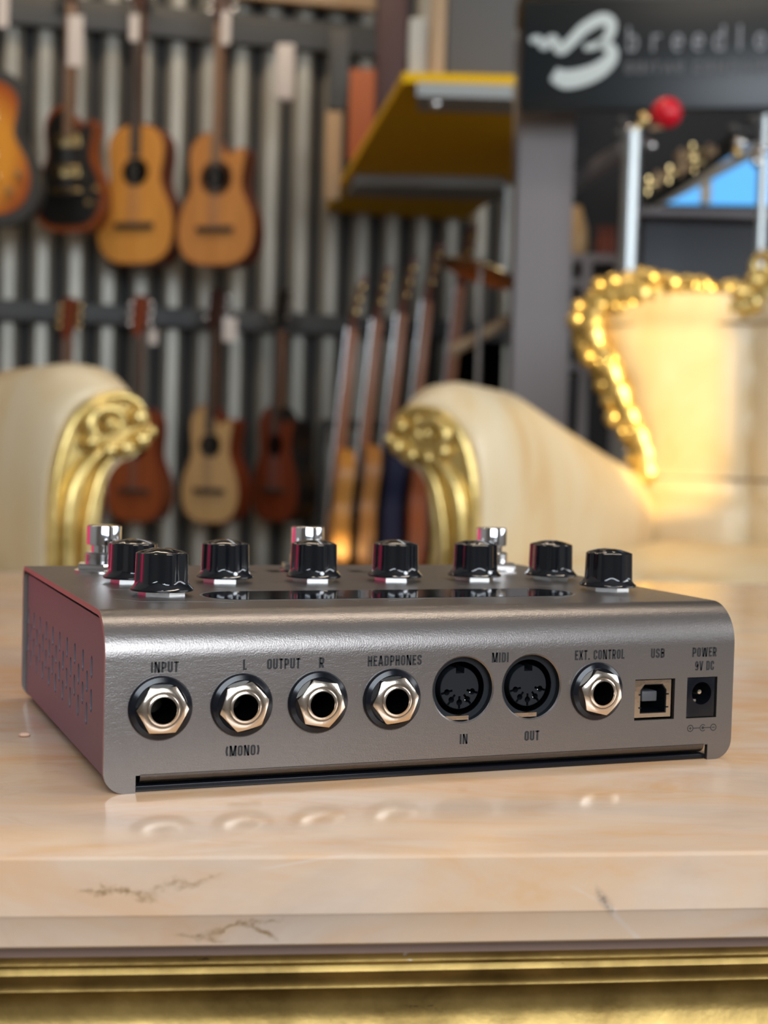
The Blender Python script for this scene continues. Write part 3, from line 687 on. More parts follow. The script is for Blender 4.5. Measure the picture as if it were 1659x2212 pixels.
for xx in (146.2, 154.85):
    for zz in (15.0, 18.6):
        bm = NB(); box(bm, (xx, 0.5, zz), (xx+0.7, 0.95, zz+0.35)); build('shell_spring', bm, 'black', usb, scale=MMS)
# power socket
bm = NB(); box(bm, (161.2, 0.35, 12.0), (170.3, 12, 23.0), bev=0.25); dc = pbuild('power_socket', bm, 'black')
bm = NB(); lathe(bm, [(3.15, -9.5), (3.15, 1)], 40, fm(166.0, 18.6)); cut = build('cutter', bm, None, None, scale=MMS, smooth=False); cut.location = (0, 0, TZ); bpy.context.view_layer.update(); boolean(dc, cut)
bm = NB(); lathe(bm, [(1.0, -9.5), (1.0, -2.4), (0.6, -1.7), (0.01, -1.6)], 20, fm(166.2, 18.8)); build('centre_pin', bm, 'nickel', dc, scale=MMS)
bm = NB(); box(bm, (163.6, 2.5, 15.9), (165.6, 6, 16.6)); build('contact_spring', bm, 'nut', dc, scale=MMS)
# printed words on the jack side
def ff2(X, Y, Z): return (X, -0.012-Z, Y)
WORDS = [('INPUT', 10.9, 17.7, 28.95), ('L', 33.75, 34.75, 28.95), ('OUTPUT', 39.9, 48.5, 28.95), ('R', 53.4, 54.8, 28.95), ('HEADPHONES', 66.4, 81.2, 28.95), ('MIDI', 101.1, 106.0, 28.95), ('EXT. CONTROL', 125.6, 140.8, 28.95), ('USB', 149.1, 153.4, 28.9), ('POWER', 162.3, 170.2, 28.85), ('9V DC', 163.3, 169.5, 25.05), ('(MONO)', 29.9, 38.4, 7.8), ('IN', 92.5, 94.8, 7.9), ('OUT', 111.3, 115.7, 7.9)]
for s, x0, x1, z0 in WORDS:
    bm = NB(); text(bm, s, x0, x1, z0, 2.62, ff2, 0.02, 0.172, 0.085); o = pbuild('lettering', bm, 'ink'); o['label'] = 'black printed word ' + s.strip('()')
bm = NB()
for cx, a0, a1 in ((162.5, 0, 360), (166.55, 40, 320), (170.0, 0, 360)):
    ribbon(bm, arc(cx, 9.0, 0.88, 0.88, a0, a1, 24), 0.24, ff2, 0.02)
for q in (((163.4, 9.0), (165.6, 9.0)), ((166.6, 9.0), (169.1, 9.0)), ((162.1, 9), (162.9, 9)), ((162.5, 8.6), (162.5, 9.4)), ((169.55, 9), (170.45, 9))): ribbon(bm, list(q), 0.24, ff2, 0.02)
lathe(bm, [(0.42, 0.012), (0.42, 0.03)], 16, fm(166.55, 9.0)); pbuild('polarity_symbol', bm, 'ink')['label'] = 'printed power polarity symbol'

# ================================================================== ARMCHAIRS
def armchair(label, loc, rotz, mir, lean=1.0):
    ch = thing('armchair', label, 'armchair', loc, rotz)
    S = -1 if mir else 1
    k = 0.00062
    def L2(px, py, y=0.0): return V((S*(px-940)*k, y, 0.584+(972-py)*k))
    Wd = 0.95                                                   # inner width between the arms
    # ---- arm (upholstery): loft of rolled sections
    sec = [(1046, 1500), (1047, 1270), (1050, 1120), (1044, 1020), (1020, 940), (975, 892), (915, 872), (865, 886), (838, 925), (836, 965), (860, 1000), (900, 1020), (930, 1080), (945, 1180), (948, 1500)]
    base = cat([(p[0], p[1], 0) for p in sec], 5)
    rows = []
    for y, dz, gr, dx in ((0.0, 0.0, 0.0, 0), (0.012, 0.004, 10, 4), (0.05, 0.018, 26, 12), (0.10, 0.022, 30, 16), (0.25, 0.018, 30, 16), (0.46, -0.018, 28, 15), (0.70, -0.055, 24, 12), (0.97, -0.095, 20, 8)):
        row = []
        for p in base:
            cx, cy = 940, 990; v = V((p.x-cx, p.y-cy)); d = v.normalized() if v.length > 0 else v
            q = V((p.x + d.x*gr*0.8 + dx*0.4, p.y + d.y*gr))
            kz = max(0.0, min(1.0, (1270-p.y)/300))
            w3 = L2(q.x, q.y, y); w3.z += (dz-0.0)*kz - gr*k*0.35*kz; row.append(w3)
        rows.append(row)
    def arm(flip):
        bm = NB(); vs = []
        for row in rows: vs.append([bm.verts.new((v.x if not flip else S*Wd - v.x, v.y, v.z)) for v in row])
        for a, b in zip(vs, vs[1:]):
            for i in range(len(a)-1): bm.faces.new((a[i], a[i+1], b[i+1], b[i]))
        bm.faces.new(vs[0]); bm.faces.new(vs[-1])
        return build('arm', bm, 'leather', ch, ang=60)
    # ---- carved front of the arm
    def carve(flip):
        X = lambda v: V((v.x if not flip else S*Wd - v.x, v.y, v.z))
        bm = NB()
        def T(pts, rad, seg=12, yoff=-0.012, flat=1.0):
            c = cat([X(L2(px, py, yoff)) for px, py in pts], 6); n_ = len(c)
            if not isinstance(rad, (int, float)):
                r2 = [];
                for i in range(n_): f = i/(n_-1)*(len(rad)-1); j = min(int(f), len(rad)-2); r2.append((rad[j]*(1-(f-j))+rad[j+1]*(f-j))*k)
            else: r2 = rad*k
            tube(bm, c, r2, seg)
        # back plate
        plate = [(1036, 1420), (1040, 1270), (1043, 1120), (1034, 1020), (1005, 935), (962, 893), (905, 876), (862, 892), (840, 930), (845, 975), (880, 1003), (925, 1010), (950, 1080), (962, 1170), (962, 1420)]
        pp = [V((p.x, p.y)) for p in cat([(a_, b_, 0) for a_, b_ in plate], 4)]
        prism(bm, [(p.x, p.y) for p in pp], lambda a_, b_: X(L2(a_, b_, 0.004)), lambda a_, b_: X(L2(a_, b_, -0.010)))
        T([(1034, 1420), (1036, 1270), (1038, 1120), (1028, 1020), (1000, 940), (958, 900), (905, 885), (864, 900), (846, 935)], [8, 8, 9, 10, 11, 12, 11, 10, 8])          # outer bead
        T([(1006, 1420), (1005, 1270), (1010, 1150), (1000, 1070), (975, 1020), (940, 990), (905, 975)], [14, 16, 18, 18, 15, 12, 9], yoff=-0.014)                         # main flute
        T([(975, 1420), (972, 1270), (975, 1180), (965, 1100), (948, 1040), (925, 1005)], [7, 8, 9, 9, 9, 7], yoff=-0.018)
        T([(932, 1420), (930, 1270), (940, 1180), (932, 1090), (918, 1030), (905, 1005)], [9, 9, 9, 8, 7, 5], yoff=0.004)                                                  # pale outer edge
        # volute
        sp = [(930+ (46-0.105*t)*math.cos(RD(-t+40)), 938+(38-0.085*t)*math.sin(RD(-t+40))) for t in range(0, 400, 36)]
        T(sp, [13, 12, 12, 11, 10, 9, 8, 7], yoff=-0.02)
        for px, py, r in ((930, 938, 13), (868, 925, 17), (862, 968, 18), (895, 985, 16), (932, 990, 15), (968, 975, 15), (842, 952, 12), (905, 908, 9)):
            c = X(L2(px, py, -0.02)); ball(bm, c, r*k, 1, 1, 1.15, 14)
        return build('arm_carving', bm, 'gold', ch, ang=70)
    for fl in (False, True): arm(fl); carve(fl)
    # ---- seat and base
    bm = NB(); box(bm, (min(S*0.07, S*(Wd-0.07)), 0.02, 0.24), (max(S*0.07, S*(Wd-0.07)), 0.95, 0.43), bev=0.04); build('seat_cushion', bm, 'leather', ch, ang=60)
    bm = NB(); box(bm, (min(S*-0.02, S*(Wd+0.02)), 0.0, 0.14), (max(S*-0.02, S*(Wd+0.02)), 1.03, 0.25), bev=0.02); build('seat_rail', bm, 'gold', ch, ang=60)
    for xx in (0.03, Wd-0.03):
        for yy in (0.05, 0.97):
            bm = NB(); c = cat([(S*xx, yy, 0.16), (S*xx, yy-0.02, 0.1), (S*xx, yy, 0.03), (S*xx, yy-0.02, 0.0)], 5); tube(bm, c, [0.04, 0.04, 0.038, 0.036, 0.034, 0.03, 0.028, 0.026, 0.024, 0.023, 0.022, 0.022, 0.023, 0.024, 0.026, 0.028][:len(c)], 10); build('leg', bm, 'gold', ch)
    # ---- back: quilted panels inside a curved outline
    Yb = 0.93
    hw = Wd/2
    def edge_x(z):                                              # inner outline of the upholstery, waisted, left side
        pts = [(0.30, 0.055), (0.50, 0.050), (0.60, 0.040), (0.70, 0.012), (0.78, -0.022), (0.84, -0.045), (0.90, -0.035)]
        for (z0, x0), (z1, x1) in zip(pts, pts[1:]):
            if z <= z1: t = (z-z0)/(z1-z0); t = t*t*(3-2*t); return x0+(x1-x0)*t
        return pts[-1][1]
    seams = [0.245, 0.475, 0.705]
    bm = NB(); nu, nv = 60, 36; grid = []
    for j in range(nv+1):
        z = 0.30 + (0.885-0.30)*j/nv; row = []; ex = edge_x(z)
        for i in range(nu+1):
            x = ex + (Wd-2*ex)*i/nu; cells = [ex]+seams+[Wd-ex]
            for q0, q1 in zip(cells, cells[1:]):
                if x <= q1+1e-6: break
            f = (x-q0)/(q1-q0); bul = (1-abs(2*f-1)**6)
            zc = [0.28, 0.50, 0.545, 0.83, 0.90]
            for z0, z1 in zip(zc, zc[1:]):
                if z <= z1+1e-6: break
            g = (z-z0)/(z1-z0); bv = (1-abs(2*g-1)**6)
            y = Yb - 0.035*bul*(0.55+0.45*bv) - 0.012*math.sin(PI*(x/Wd)) ; row.append(bm.verts.new((S*x, y, z)))
        grid.append(row)
    for a, b in zip(grid, grid[1:]):
        for i in range(nu): bm.faces.new((a[i], a[i+1], b[i+1], b[i]))
    # close with a rear surface
    r0 = [bm.verts.new((v.co.x, Yb+0.07, v.co.z)) for v in grid[0]]; r1 = [bm.verts.new((v.co.x, Yb+0.07, v.co.z)) for v in grid[-1]]
    for i in range(nu):
        bm.faces.new((grid[0][i], r0[i], r0[i+1], grid[0][i+1])); bm.faces.new((grid[-1][i+1], r1[i+1], r1[i], grid[-1][i])); bm.faces.new((r0[i], r1[i], r1[i+1], r0[i+1]))
    bk = build('backrest', bm, 'leather', ch, ang=75)
    for sx in seams:
        bm = NB(); tube(bm, [(S*sx, Yb-0.006, 0.3+0.05*i) for i in range(12)], 0.0045, 8); build('piping', bm, 'piping', bk)
    for zz in (0.545, 0.83):
        bm = NB(); ex = edge_x(zz); tube(bm, [(S*(ex+0.02+(Wd-2*ex-0.04)*i/20), Yb-0.024-0.012*math.sin(PI*i/20), zz) for i in range(21)], 0.003, 6); build('piping', bm, 'piping', bk)
    # ---- carved crest and side rails
    bm = NB(); half = [(0.058, 0.53), (0.045, 0.60), (0.012, 0.665), (-0.022, 0.74), (-0.055, 0.80), (-0.062, 0.845), (-0.035, 0.882), (0.02, 0.892), (0.07, 0.885), (0.115, 0.872), (0.16, 0.872), (0.20, 0.865), (0.235, 0.868), (0.27, 0.89), (0.31, 0.925), (0.37, 0.96), (0.43, 0.985), (hw, 1.0)]
    full = half + [(Wd-x, z) for x, z in reversed(half[:-1])]
    c = cat([(S*x, Yb-0.01, z) for x, z in full], 5); n_ = len(c)
    rads = []
    for i in range(n_):
        s_ = i/(n_-1); s2 = min(s_, 1-s_)*2; rads.append(0.024 + 0.009*abs(math.sin(i*1.15)) + (0.006 if 0.25 < s2 < 0.45 else 0))
    tube(bm, c, rads, 12, flat=0.85)
    rs = random.Random(3)
    for i in range(2, n_-2, 2):                                   # leaf lobes and beads
        tdir = (c[i+1]-c[i-1]).normalized(); nn = V((-tdir.z, 0, tdir.x))*(1 if S > 0 else -1)
        out_ = nn if nn.dot(c[i]-V((S*hw, Yb, 0.6))) > 0 else -nn
        ball(bm, c[i] + out_*(0.018+rs.random()*0.010) + V((0, rs.uniform(-0.02, 0.005), 0)), 0.013+0.008*rs.random(), 1, 1, 1, 10)
        ball(bm, c[i] - out_*0.018 + V((0, -0.014, 0)), 0.0085, 1, 1, 1, 8)
    def curl(cx, cz, r0, turns, sg, y=-0.03):
        pts = [(S*(cx+sg*r0*(1-t/ (turns*380))*math.cos(RD(t))), Yb+y, cz+r0*(1-t/(turns*380))*math.sin(RD(t))) for t in range(0, int(turns*360), 30)]
        tube(bm, cat(pts, 3), 0.0085, 8)
    for sgn, fx in ((1, lambda q: q), (-1, lambda q: Wd-q)):
        curl(fx(0.125), 0.895, 0.020, 1.3, -sgn); curl(fx(0.145), 0.897, 0.016, 1.2, sgn); curl(fx(-0.03), 0.76, 0.022, 1.3, sgn); curl(fx(0.02), 0.63, 0.02, 1.2, sgn); curl(fx(0.26), 0.93, 0.026, 1.2, sgn); curl(fx(0.0), 0.865, 0.022, 1.2, sgn)
    build('crest_carving', bm, 'gold', ch, ang=80)
    return ch
p = chair_pt(0, 0, 0)
armchair('cream armchair with gold carved crest, partly sunlit, behind the pedal beside the black sign', p, -YAW-CH_ROT, False)
pl_ = at(205, 1200, 1.78)
armchair('cream armchair showing only one gold scrolled arm, below the black and sunburst guitars', V((pl_.x, pl_.y, 0)), -YAW+math.radians(38), True)

# ================================================================== GUITARS
def gshape(cut, fat=1.0):
    R = [(0.0, 0.0), (0.2, 0.012), (0.335, 0.09), (0.385, 0.24), (0.355, 0.40), (0.27, 0.55), (0.25, 0.64), (0.275, 0.78), (0.265, 0.89), (0.19, 0.97), (0.08, 1.0)]
    if cut: Rr = R[:6] + [(0.25, 0.64), (0.27, 0.76), (0.285, 0.85), (0.25, 0.885), (0.17, 0.86), (0.10, 0.84), (0.07, 0.88)]
    else: Rr = R
    pts = [(x*fat, z) for x, z in Rr] + [(-x*fat, z) for x, z in reversed(R[1:])]
    return [(p.x, p.y) for p in cat([(a_, b_, 0) for a_, b_ in pts], 5, True)]
def guitar(label, pix, Z, L, yaw, top='spruce', side='mahog', cut=False, neck='fretbrown', head='darkside', hole=True, rosette=True, tilt=0.0, depth=0.2, kind='acoustic', bridge='fret', pegs='chrome', group=None, fat=1.0, wallref=False, tagged=False, name='acoustic_guitar', nl=0.80, pickguard=False, pr=0.0095, nm='neckwood', ins=0.965):
    # pix = pixel of the lowest point of the body
    base = at(pix[0], pix[1], Z)
    g = thing(name, label, 'guitar', base, -YAW + yaw, group); g.rotation_euler = (Matrix.Rotation(-YAW, 3, 'Z') @ Matrix.Rotation(tilt, 3, 'Y') @ Matrix.Rotation(yaw, 3, 'Z')).to_euler()
    sh = gshape(cut, fat); dp = depth*L
    bm = NB(); prism(bm, [(x*L, z*L) for x, z in sh], lambda x, z: (x, 0.0, z), lambda x, z: (x, dp, z)); bmesh.ops.bevel(bm, geom=[e for e in bm.edges if abs(e.verts[0].co.y-e.verts[1].co.y) < 1e-6], offset=0.004, segments=2, affect='EDGES')
    build('body', bm, side, g, ang=50)
    bm = NB(); q = ins; prism(bm, [(x*L*q, (0.5+(z-0.5)*(ins+0.01))*L) for x, z in sh], lambda x, z: (x, -0.004, z), lambda x, z: (x, 0.002, z)); build('soundboard', bm, top, g)
    FZ = Matrix.Rotation(PI/2, 4, 'X')
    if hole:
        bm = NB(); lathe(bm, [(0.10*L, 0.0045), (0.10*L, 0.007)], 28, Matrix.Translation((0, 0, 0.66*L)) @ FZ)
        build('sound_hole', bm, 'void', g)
        if rosette:
            bm = NB(); ribbon(bm, arc(0, 0.66*L, 0.118*L, 0.118*L, 0, 360, 28), 0.022*L, lambda X, Y, Zz: (X, -0.0045-Zz, Y), 0.002); build('rosette', bm, 'darkside', g)
    if kind == 'acoustic':
        bm = NB(); box(bm, (-0.15*L, -0.016, 0.255*L), (0.15*L, -0.003, 0.30*L), bev=0.003); build('bridge', bm, bridge, g)
    else:
        for zz in (0.42, 0.66):
            bm = NB(); box(bm, (-0.11*L, -0.016, zz*L), (0.11*L, -0.003, (zz+0.1)*L), bev=0.003); build('pickup', bm, 'brass', g)
        bm = NB(); box(bm, (-0.13*L, -0.02, 0.30*L), (0.13*L, -0.003, 0.335*L), bev=0.003); build('bridge', bm, 'brass', g)
        for qx, qz in ((0.2, 0.22), (0.26, 0.33)):
            bm = NB(); lathe(bm, [(0.025*L, 0.004), (0.022*L, 0.02)], 14, Matrix.Translation((qx*L, 0, qz*L)) @ FZ); build('control_knob', bm, 'brass', g)
    if pickguard:
        bm = NB(); prism(bm, [(0.04*L, 0.5*L), (0.2*L, 0.42*L), (0.24*L, 0.55*L), (0.13*L, 0.62*L)], lambda x, z: (x, -0.005, z), lambda x, z: (x, -0.008, z)); build('pickguard', bm, 'ebony', g)
    nw = 0.062*L if L > 0.45 else 0.075*L
    bm = NB(); z0, z1 = 0.97*L, (1.0+nl)*L; box(bm, (-nw*0.45, -0.004, z0), (nw*0.45, 0.022, z1), bev=0.004); build('neck', bm, nm, g)
    bm = NB(); prism(bm, [(-nw*0.5, 0.77*L), (nw*0.5, 0.77*L), (nw*0.42, z1), (-nw*0.42, z1)], lambda x, z: (x, -0.012, z), lambda x, z: (x, -0.004, z)); build('fretboard', bm, neck, g)
    hh = 0.34*L
    bm = NB(); prism(bm, [(-nw*0.42, z1), (nw*0.42, z1), (nw*0.75, z1+hh*0.3), (nw*0.85, z1+hh), (0, z1+hh*1.06), (-nw*0.85, z1+hh), (-nw*0.75, z1+hh*0.3)], lambda x, z: (x, -0.008+(z-z1)*0.15, z), lambda x, z: (x, 0.010+(z-z1)*0.15, z)); build('headstock', bm, head, g)
    for i in range(3):
        for sx in (-1, 1):
            bm = NB(); zz = z1+hh*(0.32+0.25*i); yy = (zz-z1)*0.15
            tube(bm, [(sx*nw*0.72, yy, zz), (sx*nw*1.15, yy, zz)], 0.0035, 8); ball(bm, (sx*nw*1.3, yy, zz), pr, 1.1, 0.7, 1, 10); build('tuning_peg', bm, pegs, g)
    for i, xx in enumerate((-0.018, -0.011, -0.004, 0.004, 0.011, 0.018)):
        bm = NB(); tube(bm, [(xx*L/0.49, -0.017, 0.28*L), (xx*0.85*L/0.49, -0.014, z1)], 0.0006, 4); build('string', bm, 'nut', g)
    return g
def hanger(px, py, label):                             # yoke that holds a guitar by its headstock
    p = on_wall(px, py, 0.03); q = wloc(p); bm = NB()
    y1 = -0.10
    tube(bm, [(q.x, -0.09, q.z), (q.x, -0.15, q.z)], 0.007, 8); tube(bm, cat([(q.x-0.03, -0.21, q.z), (q.x-0.026, -0.16, q.z), (q.x, -0.148, q.z), (q.x+0.026, -0.16, q.z), (q.x+0.03, -0.21, q.z)], 4), 0.006, 8)
    box(bm, (q.x-0.03, -0.106, q.z-0.04), (q.x+0.03, -0.087, q.z+0.04), bev=0.004)
    return tag(build('guitar_hanger', bm, 'steel', None, cloc, crot), label, 'hanger', 'wall hangers for the guitars')
GU = 'guitars hanging in the upper row'; GL = 'guitars hanging in the lower row'
YW = math.radians(-14)
guitar('amber sunburst guitar with grey binding, cut by the left edge of the picture', (-42, 487), 4.45, 0.46, YW*0.4, top='burst', side='steel', hole=False, kind='electric', name='electric_guitar', group=GU, head='ebony', depth=0.13, ins=0.85)
guitar('black single-cutaway electric guitar with amber edges, beside the sunburst one', (146, 500), 4.60, 0.385, YW, top='ebony', side='mahog2', cut=True, hole=False, kind='electric', name='electric_guitar', group=GU, neck='fretbrown', depth=0.16, fat=0.78, ins=0.90)
guitar('honey coloured classical guitar with a plain rounded body, left of the cutaway one', (290, 572), 4.66, 0.435, YW*1.2, top='spruce', side='mahog', cut=False, group=GU, neck='fret', rosette=False, fat=0.80)
guitar('honey coloured acoustic guitar with a cutaway, right end of the upper row', (464, 575), 4.56, 0.405, YW*1.2, top='cedar', side='mahog', cut=True, group=GU, neck='fretbrown', fat=0.82)
guitar('reddish guitar with its body hidden behind the left armchair, only neck and head seen', (137, 1150), 4.69, 0.365, YW*1.2, top='mahog2', side='mahog', group=GL, neck='neckwood', pegs='brass', head='mahog', nl=0.66, fat=0.75)
guitar('small dark red mahogany guitar behind the gold scroll of the left armchair', (290, 1128), 4.70, 0.36, YW*1.2, top='mahog2', side='mahog', group=GL, neck='fret', head='mahog', rosette=False, nl=0.62, fat=0.72)
guitar('small pale spruce cutaway guitar with a white tag at its head, in the lower row', (452, 1131), 4.72, 0.375, YW*1.8, top='pale', side='mahog', cut=True, group=GL, neck='fret', rosette=False, nl=0.62, fat=0.74)
guitar('dark red cutaway guitar with black sides, right end of the lower row', (592, 1128), 4.74, 0.37, YW*3.4, top='mahog', side='ebony', cut=True, group=GL, neck='fret', nl=0.64, rosette=False, head='ebony', fat=0.85)
for px, py, lb in ((142, 6, 'hanger above the black electric guitar'), (305, 2, 'hanger above the honey classical guitar'), (466, -4, 'hanger above the honey cutaway guitar'), (152, 676, 'hanger of the guitar hidden behind the left armchair'), (302, 684, 'hanger of the small dark red guitar'), (470, 692, 'hanger of the small pale spruce guitar'), (612, 700, 'hanger of the dark red cutaway guitar')): hanger(px, py, 'black steel yoke ' + lb)
def ptag(label, px, py, Z, w_, h_, m='tag'):
    p = at(px, py, Z); bm = NB(); box(bm, (-w_/2, -0.001, -h_/2), (w_/2, 0.001, h_/2)); tube(bm, [(0, 0, h_/2), (-0.012, 0.0, h_/2+0.035)], 0.001, 6)
    return tag(build('price_tag', bm, m, None, p, -YAW, smooth=False), label, 'tag', 'paper tags on the guitars')
ptag('long pale price tag hanging beside the neck of the black electric guitar', 163, 88, 4.45, 0.045, 0.15)
ptag('pale price tag beside the neck of the honey classical guitar', 290, 60, 4.5, 0.028, 0.08)
ptag('grey price tag at the head of the honey cutaway guitar', 488, 60, 4.5, 0.026, 0.1)
ptag('white square price tag at the head of the small pale spruce guitar', 497, 712, 4.45, 0.042, 0.07)
ptag('small pale tag at the head of the small dark red guitar', 331, 728, 4.5, 0.026, 0.045)
ptag('white tag at the top left corner, beside the sunburst guitar', 6, 22, 4.4, 0.035, 0.1)
# guitars on the floor stand, seen nearly edge on
GS = 'guitars leaning in the floor stand'
st = [((698, 1282), 4.66, 0.455, -82, 'spruce', 'spruce', 'mahog2', 'first guitar of the floor stand, pale orange sides, furthest from the steel column'),
      ((749, 1284), 4.64, 0.47, -82, 'darkside', 'cedar', 'neckwood', 'second guitar of the floor stand, with a dark upper part and gold tuners'),
      ((800, 1286), 4.62, 0.48, -82, 'navy', 'navy', 'darkside', 'third guitar of the floor stand, very dark, with dark neck'),
      ((851, 1288), 4.60, 0.50, -82, 'mahog', 'orange', 'darkside', 'fourth guitar of the floor stand, dark red body behind the gold scroll'),
      ((918, 1290), 4.58, 0.525, -80, 'mahog2', 'mahog2', 'mahog2', 'tallest guitar of the floor stand, red-brown neck and big reddish headstock')]
for (pix, Z, L, yw, top, side, nk, lb) in st:
    guitar(lb, pix, Z, L, math.radians(yw), top=top, side=side, neck=nk, head='mahog', pegs='brass', group=GS, tilt=math.radians(4.5), depth=0.10, nl=0.82, pr=0.017, nm='neck_lit', rosette=False)
ptag('pale tag hanging between the heads of the floor stand guitars', 858, 722, 4.6, 0.03, 0.035)
# stand
s0 = at(650, 1300, 4.72); s1 = at(960, 1300, 4.6); bm = NB()
s0.z = s1.z = 0.0
nn = (s1-s0).normalized(); sd = V((-nn.y, nn.x, 0))
for o_ in (-0.16, 0.16): tube(bm, [s0+sd*o_+V((0, 0, 0.06)), s1+sd*o_+V((0, 0, 0.06))], 0.016, 10)
for q in (s0, s1):
    tube(bm, [q-sd*0.2+V((0, 0, 0.0)), q-sd*0.2+V((0, 0, 0.05)), q+sd*0.2+V((0, 0, 0.05)), q+sd*0.2], 0.016, 10); tube(bm, [q+sd*0.16+V((0, 0, 0.05)), q+sd*0.18+V((0, 0, 0.66))], 0.014, 10)
tube(bm, [s0+sd*0.18+V((0, 0, 0.66)), s1+sd*0.18+V((0, 0, 0.66))], 0.016, 10)
tag(build('guitar_stand', bm, 'steel'), 'black tubular floor stand holding the row of leaning guitars', 'guitar stand')

# ================================================================== SHELF, COLUMN, SIGN
def bbox(name, m, label, cat_, p0, p1, Z, d=0.02, bev=0.004, grp=None, rot=0.0, smooth=True, tilt=0.0):
    # upright board whose front shows between pixels p0 (top left) and p1 (bottom right), Z metres away, d thick
    a = at(p0[0], p0[1], Z); b_ = at(p1[0], p1[1], Z); wd = (b_-a).dot(_r); hh = a.z-b_.z
    bm = NB(); box(bm, (0, 0, -hh), (wd, d, 0), bev=min(bev, d/3)); o = build(name, bm, m, None, a, -YAW+rot); o.rotation_euler = (0, tilt, -YAW+rot)
    if cat_: tag(o, label, cat_, grp)
    return o
zs_ = 0.80 + 0.584
SHn = on_plane(870, 178, V((0, 0, zs_)), V((0, 0, 1))); SHf = on_plane(664, 524, V((0, 0, zs_)), V((0, 0, 1)))
SHr = on_plane(1112, 184, V((0, 0, zs_)), V((0, 0, 1)))
SHm = on_plane(1108, 400, V((0, 0, zs_)), V((0, 0, 1))); SHr2 = on_plane(930, 530, V((0, 0, zs_)), V((0, 0, 1)))
sh = thing('wall_shelf', 'bright yellow shelf board seen from below, reaching from the corrugated wall to the steel column', 'shelf', V((SHn.x, SHn.y, zs_)))
bm = NB(); prism(bm, [tuple((q-sh.location)[:2]) for q in (SHn, SHr, SHm, SHr2, SHf)], lambda x, y: (x, y, 0.0), lambda x, y: (x, y, 0.022)); build('board', bm, 'yellow', sh, smooth=False)
def sbar(quad, m='zincbar', h_=0.03):
    P = [on_plane(x_, y_, V((0, 0, zs_-h_)), V((0, 0, 1)))-sh.location for x_, y_ in quad]
    bm = NB(); prism(bm, [tuple(q[:2]) for q in P], lambda x, y: (x, y, -h_), lambda x, y: (x, y, -0.0005)); return build('cross_bar', bm, m, sh, smooth=False)
sbar([(900, 207), (1108, 213), (1108, 246), (903, 240)]); sbar([(766, 398), (1088, 405), (1082, 434), (750, 424)]); sbar([(664, 536), (930, 544), (925, 558), (655, 552)], 'steel')
bm = NB(); q = SHn.lerp(SHr, 0.3)-sh.location; ball(bm, (q.x, q.y, -0.045), 0.012); build('cable_clip', bm, 'chrome', sh)
# things on the shelf
def on_shelf(name, m, label, cat_, x0, x1, ytop, tdepth, d, bev=0.006):
    a = SHn.lerp(SHf, tdepth); z = zs_+0.022; Z = (a-CAM).dot(fw)
    l_ = at(x0, 170, Z); r_ = at(x1, 170, Z); top_ = at(x0, ytop, Z).z; wd = (r_-l_).dot(_r)
    bm = NB(); box(bm, (0, 0, 0), (wd, d, top_-z), bev=bev); return tag(build(name, bm, m, None, V((l_.x, l_.y, z)), -YAW), label, cat_)
am = on_shelf('guitar_amplifier', 'amp', 'dark grey guitar amplifier cabinet standing on the yellow shelf', 'amplifier', 962, 1112, -60, 0.05, 0.32)
on_shelf('wooden_board', 'tanwood', 'tan upright wooden board beside the grey amplifier on the yellow shelf', 'board', 925, 960, -60, 0.04, 0.03)
on_shelf('cardboard_box', 'offwhite', 'narrow off-white box standing at the left corner of the yellow shelf', 'box', 881, 923, 38, 0.05, 0.12)
bm = NB(); 
# hanging straps and boards between wall and shelf
bbox('guitar_strap', 'orange', 'wide orange-brown leather strap hanging left of the yellow shelf', 'strap', (756, 148), (806, 345), 4.5, 0.01)
bbox('guitar_strap', 'tanwood', 'narrow light tan strap hanging just left of the orange-brown one', 'strap', (704, 240), (734, 430), 4.55, 0.01)
bbox('cable_trunking', 'steel', 'dark grey trunking high on the corrugated wall above the tan strap', 'trunking', (712, 60), (752, 236), 4.7, 0.03)
bbox('steel_post', 'maroon', 'dark maroon post rising behind the left corner of the yellow shelf', 'post', (818, -60), (872, 330), 4.75, 0.06)
bbox('rolled_poster', 'tag', 'pinkish white roll leaning against the corrugated wall near the top', 'poster', (596, 92), (634, 215), 4.55, 0.03, 0.01)
bm = NB()
# column
cl = at(1112, 600, 3.8); cr_ = at(1232, 600, 3.8); cw = (cr_-cl).dot(_r)
col = bpy.data.objects.new('trim_1', None); COL.objects.link(col); col.location = V((cl.x, cl.y, 0)); col.rotation_euler = (0, 0, -YAW); struct(col)
bm = NB(); box(bm, (0, 0, 0), (cw, 0.012, H_)); box(bm, (0, 0.14, 0), (cw, 0.152, H_)); box(bm, (cw/2-0.006, 0.01, 0), (cw/2+0.006, 0.142, H_)); build('steel_column', bm, 'greysteel', col, smooth=False)
